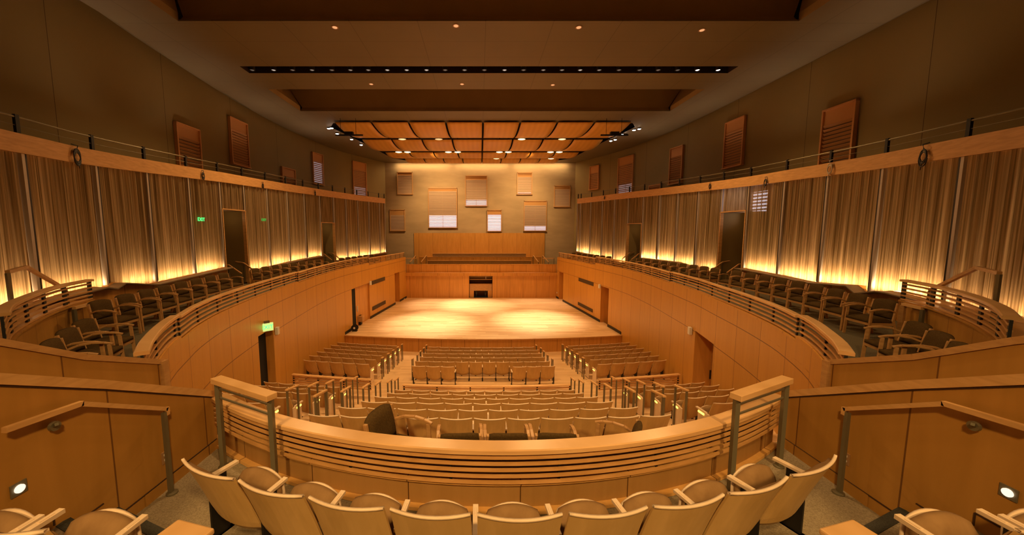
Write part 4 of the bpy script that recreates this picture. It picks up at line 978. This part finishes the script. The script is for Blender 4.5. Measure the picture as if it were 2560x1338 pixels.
# ------------------------------------------------------------------ rear balcony
RR = 5.9
def rarc(y, x, R=RR): return y + R - math.sqrt(max(R * R - x * x, .01))
m = MB()
m.quad((-3.4, -2, 3.35), (3.5, -2, 3.35), (3.5, 4.2, 3.35), (-3.4, 4.2, 3.35)); m.quad((-2.3, -2, 3.75), (2.4, -2, 3.75), (2.4, 1.55, 3.75), (-2.3, 1.55, 3.75)); m.quad((-2.3, 1.55, 3.35), (2.4, 1.55, 3.35), (2.4, 1.55, 3.75), (-2.3, 1.55, 3.75)); struct(m.build('floor_balcony', M_CARPET))
rp = [(x, rarc(3.10, x)) for x in np.linspace(-3.3, 3.35, 36)]
m = MB(); m.ribbon(rp, 2.2, 3.64); m.sweep(rp, [(-.10, -.035), (.035, -.035), (.035, 0), (-.10, 0)], 3.66); m.sweep(rp, [(0, 0), (.06, 0), (.06, .035), (0, .035)], 3.36)
m.sweep(rp, [(-.10, -1.5), (.0, -1.5), (.0, 0), (-.10, 0)], 3.63); struct(m.build('wall_balcony_parapet', M_REARP))
m = MB(); m.sweep(rp, [(-.09, 0), (-.07, 0), (-.07, .32), (-.09, .32)], 3.63); struct(m.build('trim_parapet_backing', simple('shaded_gap_backing', (.09, .035, .010), .7)))  # near-black colour stands in for the shade between the slats
slat_rail('wide curved maple railing with five slats along the front of the rear balcony', rp, 4.0, .34, 5, .17, .045, .95, slatd=.018, sl=.027, postw=.02, off=.06)
for side, x, sg in (('left', -3.35, -1), ('right', 3.45, 1)):
    # lower partition beside the stairs
    m = MB(); top = [(4.1, 4.02), (2.9, 4.66), (2.28, 4.97), (.2, 6.0)]; th = .12
    for (ya, za), (yb, zb_) in zip(top, top[1:]):
        m.quad((x, ya, 2.2), (x, yb, 2.2), (x, yb, zb_), (x, ya, za), [(4.1 - ya, 2.2 - 3.35), (4.1 - yb, 2.2 - 3.35), (4.1 - yb, zb_ - 3.35), (4.1 - ya, za - 3.35)])
        m.quad((x + sg * th, ya, 2.2), (x + sg * th, yb, 2.2), (x + sg * th, yb, zb_), (x + sg * th, ya, za), [(4.1 - ya, 0), (4.1 - yb, 0), (4.1 - yb, 2), (4.1 - ya, 2)])
    m.quad((x, 4.1, 2.2), (x + sg * th, 4.1, 2.2), (x + sg * th, 4.1, 4.02), (x, 4.1, 4.02))
    struct(m.build('wall_stair_%s' % side, M_PART))
    m = MB()
    for (ya, za), (yb, zb_) in zip(top, top[1:]): m.bar((x + sg * th / 2, ya, za), (x + sg * th / 2, yb, zb_), th + .05, .07)
    struct(m.build('trim_cap_%s' % side, M_MAPLE))
    # upper partition closing the side box
    x2 = sg * 4.3; top = [(4.5, 4.26), (3.62, 4.64), (2.95, 5.02), (.5, 6.2)]; m = MB()
    for (ya, za), (yb, zb_) in zip(top, top[1:]):
        m.quad((x2, ya, 2.0), (x2, yb, 2.0), (x2, yb, zb_), (x2, ya, za), [(4.6 - ya, 5), (4.6 - yb, 5), (4.6 - yb, 7), (4.6 - ya, 7)])
    m.quad((x2, 4.5, 2.0), (x2 + sg * .12, 4.5, 2.0), (x2 + sg * .12, 4.5, 4.26), (x2, 4.5, 4.26)); struct(m.build('wall_box_end_%s' % side, M_PART))
    m = MB()
    for (ya, za), (yb, zb_) in zip(top, top[1:]): m.bar((x2 + sg * .06, ya, za), (x2 + sg * .06, yb, zb_), .16, .06)
    m.bar((x2 + sg * .0, 4.5, 2.0), (x2 + sg * .0, 4.5, 4.28), .08, .1); struct(m.build('trim_box_cap_%s' % side, M_CHAIRW))
    # baseboard with the stair profile
    m = MB(); bx = x - sg * .008
    m.quad((bx, 4.1, 3.35), (bx, 3.15, 3.35), (bx, 3.15, 3.47), (bx, 4.1, 3.47)); struct(m.build('baseboard_%s' % side, M_PART))
    m = MB(); q = x - sg * .004
    for a, b in (((4.08, 3.47), (2.93, 3.47)), ((2.80, 3.67), (2.58, 3.67)), ((2.46, 3.87), (1.8, 3.87)), ((2.46, 3.87), (2.46, 3.77))): m.bar((q, a[0], a[1]), (q, b[0], b[1]), .008, .009)
    for (ya, za), (yb, zb_) in zip([(4.1, 4.02), (2.9, 4.66), (2.28, 4.97)], [(2.9, 4.66), (2.28, 4.97), (.2, 6.0)]): m.bar((q, ya, za - .05), (q, yb, zb_ - .05), .008, .010)
    struct(m.build('trim_joint_%s' % side, simple('dark_joint_' + side, (.05, .02, .006), .8)))  # dark joint lines along the baseboard and below the cap
    # stairs with dark nosings
    m = MB(); d = MB(); zs = 3.35
    for k, ys in enumerate((2.90, 2.55)):
        z1 = zs + .20; xa, xb = (x, x - sg * 1.08)
        yo = ys - .42; m.quad((xa, ys, zs), (xb, yo, zs), (xb, yo, z1), (xa, ys, z1)); m.quad((xa, ys, z1), (xb, yo, z1), (xb, ys - (.35 if k == 0 else 4), z1), (xa, ys - (.35 if k == 0 else 4), z1)); m.quad((xb, yo, 3.3), (xb, yo - .35, 3.3), (xb, yo - .35, z1), (xb, yo, z1))
        d.bar((xa, ys - .035, z1), (xb, yo - .035, z1), .085, .012); zs = z1
    struct(m.build('floor_stairs_%s' % side, M_CARPET)); struct(d.build('trim_nosing_%s' % side, M_CARPD))
    # wall handrail with one floor post
    t = thing('wall_handrail', (x - sg * .1, 3.3, 3.35), 'maple handrail with a square bronze floor post along the %s stair partition' % side, 'handrail')
    hx = x - sg * .09
    m = MB(); m.bar((hx, 3.36, 4.21), (hx, 2.64, 4.62), .036, .036); m.bar((hx, 2.65, 4.62), (hx, 2.2, 4.66), .036, .036); m.bar((hx, 3.36, 4.225), (hx, 3.36, 4.15), .036, .036); m.build('rail', M_MAPLE, t, world=True)
    m = MB(); m.bar((hx, 3.33, 3.35), (hx, 3.33, 4.19), .034, .034); m.build('post', M_STEEL, t, world=True)
    m = MB(); m.lathe((0, .03, 0), [(.05, .0), (.05, .015), (.03, .02)], 12); m.build('base_plate', M_STEEL, t)
    m = MB(); m.lathe((sg * .055, -.80, 1.17), [(.035, -.012), (.035, .012)], 12, 'X'); m.bar((sg * .06, -.80, 1.17), (0, -.83, 1.2), .02, .02); m.build('bracket', M_STEEL, t)
    # step light and socket plate
    s = atX(45 if sg < 0 else 2523, 1222 if sg < 0 else 1232, x)
    t = thing('step_light', (x - sg * .004, s[1], s[2]), 'round glowing step light on a square plate low on the %s stair partition' % side, 'step light')
    m = MB(); m.box((0, 0, 0), (.008, .09, .09)); m.build('plate', M_STEEL, t, bevel=.002)
    m = MB(); m.lathe((-sg * .008, 0, 0), [(.028, -.006), (.028, .006), (.02, .008)], 16, 'X'); m.build('lamp_lens', M_STEPL, t)
    s = atX(412 if sg < 0 else 2115, 1143 if sg < 0 else 1146, x)
    t = thing('socket_plate', (x - sg * .004, s[1], s[2]), 'double electrical socket plate on the %s stair partition behind the handrail post' % side, 'socket')
    m = MB(); m.box((0, 0, 0), (.008, .075, .12)); m.build('plate', simple('plate_brown', (.35, .2, .09), .5), t)
    for zz in (-.025, .025):
        m = MB(); m.lathe((-sg * .006, 0, zz), [(.019, -.004), (.019, .004)], 12, 'X'); m.build('socket', M_WHITE, t)
    # free-standing rail frame at the top of the aisle
    A, B = ((-3.03, 3.74), (-2.24, 3.36)) if sg < 0 else ((3.10, 3.74), (2.30, 3.36))
    t = thing('balcony_rail_frame', ((A[0] + B[0]) / 2, (A[1] + B[1]) / 2, 3.35), 'tall bronze rail frame with maple cap before the %s end of the balcony railing' % side, 'railing')
    m = MB(); ea = (A[0] + sg * .03, A[1] + .02); eb = (B[0] - sg * .03, B[1] - .02); m.bar((*ea, 4.34), (*eb, 4.34), .11, .06); m.build('cap_rail', M_CAP, t, world=True, bevel=.005)
    for q in (A, B):
        m = MB(); m.bar((*q, 3.35), (*q, 4.32), .045, .045); m.build('post', M_STEEL, t, world=True)
        m = MB(); m.lathe((q[0] - t.location.x, q[1] - t.location.y, 0), [(.05, .0), (.05, .012), (.03, .018)], 12); m.build('base_plate', M_STEEL, t)
    for zz in (4.15, 4.25):
        m = MB(); m.bar((*A, zz), (*B, zz), .016, .016); m.build('wire_rail', M_STEEL, t, world=True)
# rear seats
RX = [-2.55, -1.95, -1.37, -.80, -.24, .34, .90, 1.47, 2.05, 2.65]
for i, (a, b) in enumerate(zip(RX, RX[1:])):
    x = (a + b) / 2; y = rarc(2.04, x, 6.0)
    put_seat(x, y, 3.33, math.hypot(b - a, rarc(2.04, b, 6) - rarc(2.04, a, 6)) * .97, 'large maple theatre seat in the nearest curved row, %s from the left' % ORD[i], 'seats of the nearest row on the rear balcony', 'plainR' if i == 8 else 'mid', rz=math.asin(x / 6.0))
# seats of the row behind, only their tipped cushions reach into the picture
for x, lab in ((-2.40, 'left seat behind the nearest row, only its tipped brown cushion showing'), (-3.0, 'far left corner seat with its armrest beside the stairs'), (2.50, 'right seat behind the nearest row, only its tipped brown cushion showing'), (3.1, 'far right corner seat with its armrest beside the stairs')):
    put_seat(x - (.05 if x < 0 else -.03), 1.50, 3.72, .54, lab, 'corner seats of the second balcony row', 'plainR', rz=.08 if x > 0 else -.08)
for x, rz, nm in ((-1.83, -.25, 'left'), (1.83, .25, 'right')):
    t = thing('row_end_panel', (x, 1.60, 3.75), 'flat maple top of a row end panel at the bottom %s, beside the stairs' % nm, 'end panel', rz=rz)
    m = MB(); m.box((0, 0, .56), (.26, .5, .035)); m.build('top_board', M_CAP, t, bevel=.01)
    m = MB(); m.box((0, 0, .27), (.2, .42, .54)); m.build('body', M_SEATW, t)

# ------------------------------------------------------------------ armchairs
def armchair_proto():
    t = thing('armchair', (0, 0, -30), 'upholstered maple armchair', 'armchair')
    for sx in (-1, 1):
        m = MB(); V = m
        m.bar((sx * .285, .27, 0), (sx * .28, .24, .62), .035, .05); m.build('leg', M_CHAIRW, t, bevel=.006)
        m = MB(); m.bar((sx * .27, -.30, 0), (sx * .265, -.20, .42), .035, .05); m.bar((sx * .265, -.20, .40), (sx * .255, -.27, .80), .035, .05); m.build('leg', M_CHAIRW, t, bevel=.006)
        m = MB(); pts = [(sx * .265, -.235, .60), (sx * .28, -.1, .655), (sx * .288, .05, .67), (sx * .288, .18, .655), (sx * .287, .285, .62)]
        for a, b in zip(pts, pts[1:]): m.bar(a, b, .045, .03)
        m.build('armrest', M_CHAIRW, t, bevel=.006)
    m = MB(); m.box((0, .255, .34), (.54, .03, .06)); m.box((0, -.2, .34), (.52, .03, .06)); m.box((-.27, .03, .34), (.03, .46, .06)); m.box((.27, .03, .34), (.03, .46, .06)); m.build('seat_frame', M_CHAIRW, t)
    def sf(u, v, q): b = (1 - u ** 4) * (1 - (2 * v - 1) ** 4); return (u * .26, -.2 + .48 * v, .37 + (q * (.5 + .5 * b)))
    grid_solid(sf, 8, 8, .11).build('seat', M_FAB2, t, True)
    def bf(u, v, q):
        w = .235 + .02 * math.sin(math.pi * v); z = .44 + .40 * v - .03 * u ** 4 * v; b = (1 - u ** 6) * (1 - (2 * v - 1) ** 6)
        return (u * w, -.215 - .085 * v + .035 * u * u - .035 + q * (.4 + .6 * b), z)
    grid_solid(bf, 8, 8, .085).build('backrest', M_FAB2, t, True)
    return t
AC = armchair_proto()
def put_armchair(x, y, z, rz, label, group, k=1.0):
    r = dup(AC, (x, y, z), rz, label, group); r.scale = (k, k, k); return r
def chairs_along(P, pix, side, off, group, where, sec):
    sg = -1 if side == 'left' else 1
    Q = Path([P.at(s) - np.array([sg * off, 0]) for s in np.linspace(.5, P.L, 60)], smooth=False)
    sa, sb = Q.hit(*pix[0])[0], Q.hit(*pix[-1])[0]; nn = len(pix); mid = (sa + sb) / 2; h = max(abs(sb - sa), .78 * (nn - 1)) / 2 * (1 if sb > sa else -1)
    for i in range(nn):
        s = mid - h + 2 * h * i / (nn - 1); p = Q.at(s); t = Q.tan(s)
        nv = np.array([t[1], -t[0]]); nv = -nv if nv[0] * sg > 0 else nv
        ang = math.atan2(nv[1], nv[0]) - math.pi / 2 + (-.12 if sg < 0 else .12)
        z = FLZ(p[1])
        put_armchair(p[0] + nv[0] * .25, p[1] + nv[1] * .25, z, ang, 'dark armchair, %s %s' % (ORD[i], where), group, 1.03)
def FLZ(y): return 3.55 if y < 14.65 else (3.42 if y < 24.3 else 3.28)
chairs_along(CURL, [(283, 757), (323, 740), (370, 731), (407, 723), (444, 713), (481, 703), (515, 699), (541, 693)], 'left', 1.6, 'armchairs of the left rear gallery', 'from the railing end in the nearest left gallery group', 0)
chairs_along(CURL, [(655, 672), (675, 667), (695, 662), (713, 659), (730.6, 655), (747.4, 651.6), (763, 648), (781, 646)], 'left', 1.1, 'armchairs of the left middle gallery', 'in the middle left gallery group counted from the rear', 1)
chairs_along(CURL, [(858, 643.7), (881, 640), (892, 637.7), (903, 634.8), (914, 633), (924.5, 631.4)], 'left', .8, 'armchairs of the left stage-end gallery', 'in the left gallery group nearest the stage', 2)
chairs_along(CURR, [(1860.7, 689.6), (1888.7, 695), (1920.5, 702.7), (1954, 710), (1991.5, 719.5), (2030.7, 728.9), (2073.7, 738), (2122, 751), (2174.6, 766)], 'right', 1.75, 'armchairs of the right rear gallery', 'from the door in the nearest right gallery group', 0)
chairs_along(CURR, [(1617.7, 646), (1633, 647), (1650, 651.6), (1666, 654), (1682.7, 658.7), (1701.7, 662.8), (1720.8, 666), (1741, 670.6), (1763.4, 675)], 'right', 1.1, 'armchairs of the right middle gallery', 'in the middle right gallery group counted from the stage', 1)
chairs_along(CURR, [(1441.7, 628), (1450.6, 629.6), (1463, 631), (1476, 633.6), (1490, 636), (1501, 638), (1514.5, 641.5)], 'right', .8, 'armchairs of the right stage-end gallery', 'in the right gallery group nearest the stage', 2)
for i, (px, py) in enumerate([(222, 800), (185, 822), (150, 848)]):
    p = atZ(px, py, 4.38); put_armchair(p[0] + .2, p[1] + .05, 3.55, -1.25 + .1 * i, 'maple armchair in the left rear box behind the stair partition, %s from the curtains' % ORD[i], 'armchairs of the left rear box')
for i, (px, py) in enumerate([(2283, 807), (2331, 830), (2378, 856)]):
    p = atZ(px, py, 4.38); put_armchair(p[0] - .2, p[1] + .05, 3.55, 1.25 - .1 * i, 'maple armchair in the right rear box behind the stair partition, %s from the curtains' % ORD[i], 'armchairs of the right rear box')
for i, (x, y, rz, lab) in enumerate([(-1.32, 4.72, -1.9, 'loose armchair turned sideways, its dark back tall above the balcony railing'), (-.48, 4.75, .05, 'loose armchair behind the balcony railing, left of three facing the stage'), (.17, 4.75, .0, 'loose armchair behind the balcony railing, middle of three facing the stage'), (.82, 4.75, -.05, 'loose armchair behind the balcony railing, right of three facing the stage'), (1.65, 4.72, 1.1, 'loose armchair turned sideways below the right part of the balcony railing')]):
    put_armchair(x, y, 2.45, rz, lab, 'loose armchairs below the balcony railing', 1.18 if i == 0 else 1.05)

# ------------------------------------------------------------------ small things
def text_obj(body, size, mat_, loc, rot, name='lettering', parent=None):
    c = bpy.data.curves.new(name, 'FONT'); c.body = body; c.size = size; c.align_x = 'CENTER'; c.align_y = 'CENTER'; c.extrude = .004
    c.materials.append(mat_); o = bpy.data.objects.new(name, c); COL.objects.link(o); o.location = loc; o.rotation_euler = rot
    bpy.context.view_layer.update(); dg = bpy.context.evaluated_depsgraph_get(); me = bpy.data.meshes.new_from_object(o.evaluated_get(dg)); me.name = name
    bpy.data.objects.remove(o); o = bpy.data.objects.new(name, me); COL.objects.link(o); o.location = loc; o.rotation_euler = rot
    if parent: o.parent = parent
    return o
s, z = PARL.hit(662, 817); p = PARL.at(s); tg = PARL.tan(s)
t = thing('exit_sign_or_reflection', (p[0] + .1, p[1] - .05, z), 'glowing green exit sign above the left hall doorway', 'exit sign'); t.rotation_euler = (0, 0, .75)
m = MB(); m.box((0, 0, 0), (.36, .05, .26)); m.build('housing', simple('sign_face', (.85, .85, .5), .4, 0, (.5, 1, .3), .7), t)
m = MB(); m.box((0, .0, .17), (.16, .05, .08)); m.build('mount', M_STEEL, t)
text_obj('EXIT', .17, M_GREEN, (0, -.03, 0), (math.pi / 2, 0, 0), parent=t)
for i, (px, py, k) in enumerate([(497, 549, M_GREEN), (655, 550, M_GREEND)]):  # glowing letters stand in for exit signs mirrored in the curtain glass
    s, z = CURL.hit(px, py); p = CURL.at(s); tg = CURL.tan(s)
    t = thing('exit_sign_or_reflection', (p[0] + .1, p[1], z), 'green EXIT reflection before the left mesh curtains, on the %s of the nearest door' % ('rear side' if i == 0 else 'stage side'), 'exit sign')
    t.rotation_euler = (0, 0, math.atan2(tg[1], tg[0]) )
    text_obj('EXIT', .2 if i == 0 else .18, k, (0, 0, 0), (math.pi / 2, 0, 0), parent=t)
# coiled cables hung from the headers
COILS = [('left', 176, 388, .20), ('left', 499, 437, .13), ('left', 651, 463, .11), ('left', 783, 482, .12), ('right', 2326, 388, .22), ('right', 2086, 420, .20), ('right', 1922, 455, .16), ('right', 1781, 465, .12), ('right', 1515, 494, .1)]
for i, (side, px, py, r) in enumerate(COILS):
    P = CURL if side == 'left' else CURR; sg = -1 if side == 'left' else 1
    s, z = P.hit(px, py); p = P.at(s); tg = P.tan(s); nv = np.array([tg[1], -tg[0]]); nv = -nv if nv[0] * sg > 0 else nv; k = i if i < 4 else i - 4
    t = thing('cable_coil', (p[0] + nv[0] * .14, p[1] + nv[1] * .14, z), '%s cable hung on the %s curtain header, %s from the rear' % ('pale tangled bundle of' if i == 5 else 'coiled black', side, ORD[k]), 'cable', 'coiled cables on the %s header' % side)
    mt = M_BLACK if i != 5 else simple('pale_cable', (.5, .42, .3), .5)
    for q in range(4 if i < 5 else 3):
        rr = r * (.8 + .25 * random.random()) * .8; pts = []
        for j in range(25):
            a = 2 * math.pi * j / 24; pts.append((tg[0] * rr * .62 * math.cos(a), tg[1] * rr * .62 * math.cos(a), rr * math.sin(a) - .03 * q))
        m = MB(); m.tube(pts, .014, 6); m.build('loop', mt, t, True)
    m = MB(); m.tube([(0, 0, r * .7), (nv[0] * .03, nv[1] * .03, r * 1.2), (-nv[0] * .1, -nv[1] * .1, r * 1.4)], .014, 6); m.build('tail', mt, t, True); m = MB(); m.tube([(0, 0, -r * .7), (tg[0] * .04, tg[1] * .04, -r * 1.6)], .01, 6); m.build('tail', mt, t, True)
# equipment by the left stage door
p = atZ(875, 814, 0)
t = thing('wooden_case', (p[0] + .55, p[1] + .15, 0), 'small brown wooden case standing at the left stage door', 'case')
m = MB(); m.box((0, 0, .42), (.55, .4, .36)); m.build('body', M_CHAIRW, t, bevel=.01)
m = MB(); m.box((-.1, .12, .3), (.4, .3, .6)); m.build('stand', M_BLACK, t)
p = atZ(870, 827, 0)
t = thing('cable_reel', (p[0] + .45, p[1] - .1, 0), 'black cable reel on the floor at the front left corner of the stage', 'cable reel'); t.scale = (.7, .7, .7)
m = MB(); m.lathe((0, 0, .3), [(.05, -.12), (.28, -.12), (.28, -.09), (.12, -.08), (.12, .08), (.28, .09), (.28, .12), (.05, .12)], 20, 'Y'); m.build('drum', M_BLACK, t)
m = MB(); m.lathe((0, -.13, .3), [(.001, -.01), (.09, -.01), (.09, .01)], 12, 'Y'); m.build('hub', M_WHITE, t)
m = MB(); m.box((0, 0, .03), (.4, .3, .06)); m.build('base', M_BLACK, t)
# remove prototypes parked under the floor
for o in list(PROTO.values()) + [AC]:
    for c in list(o.children): bpy.data.objects.remove(c)
    bpy.data.objects.remove(o)
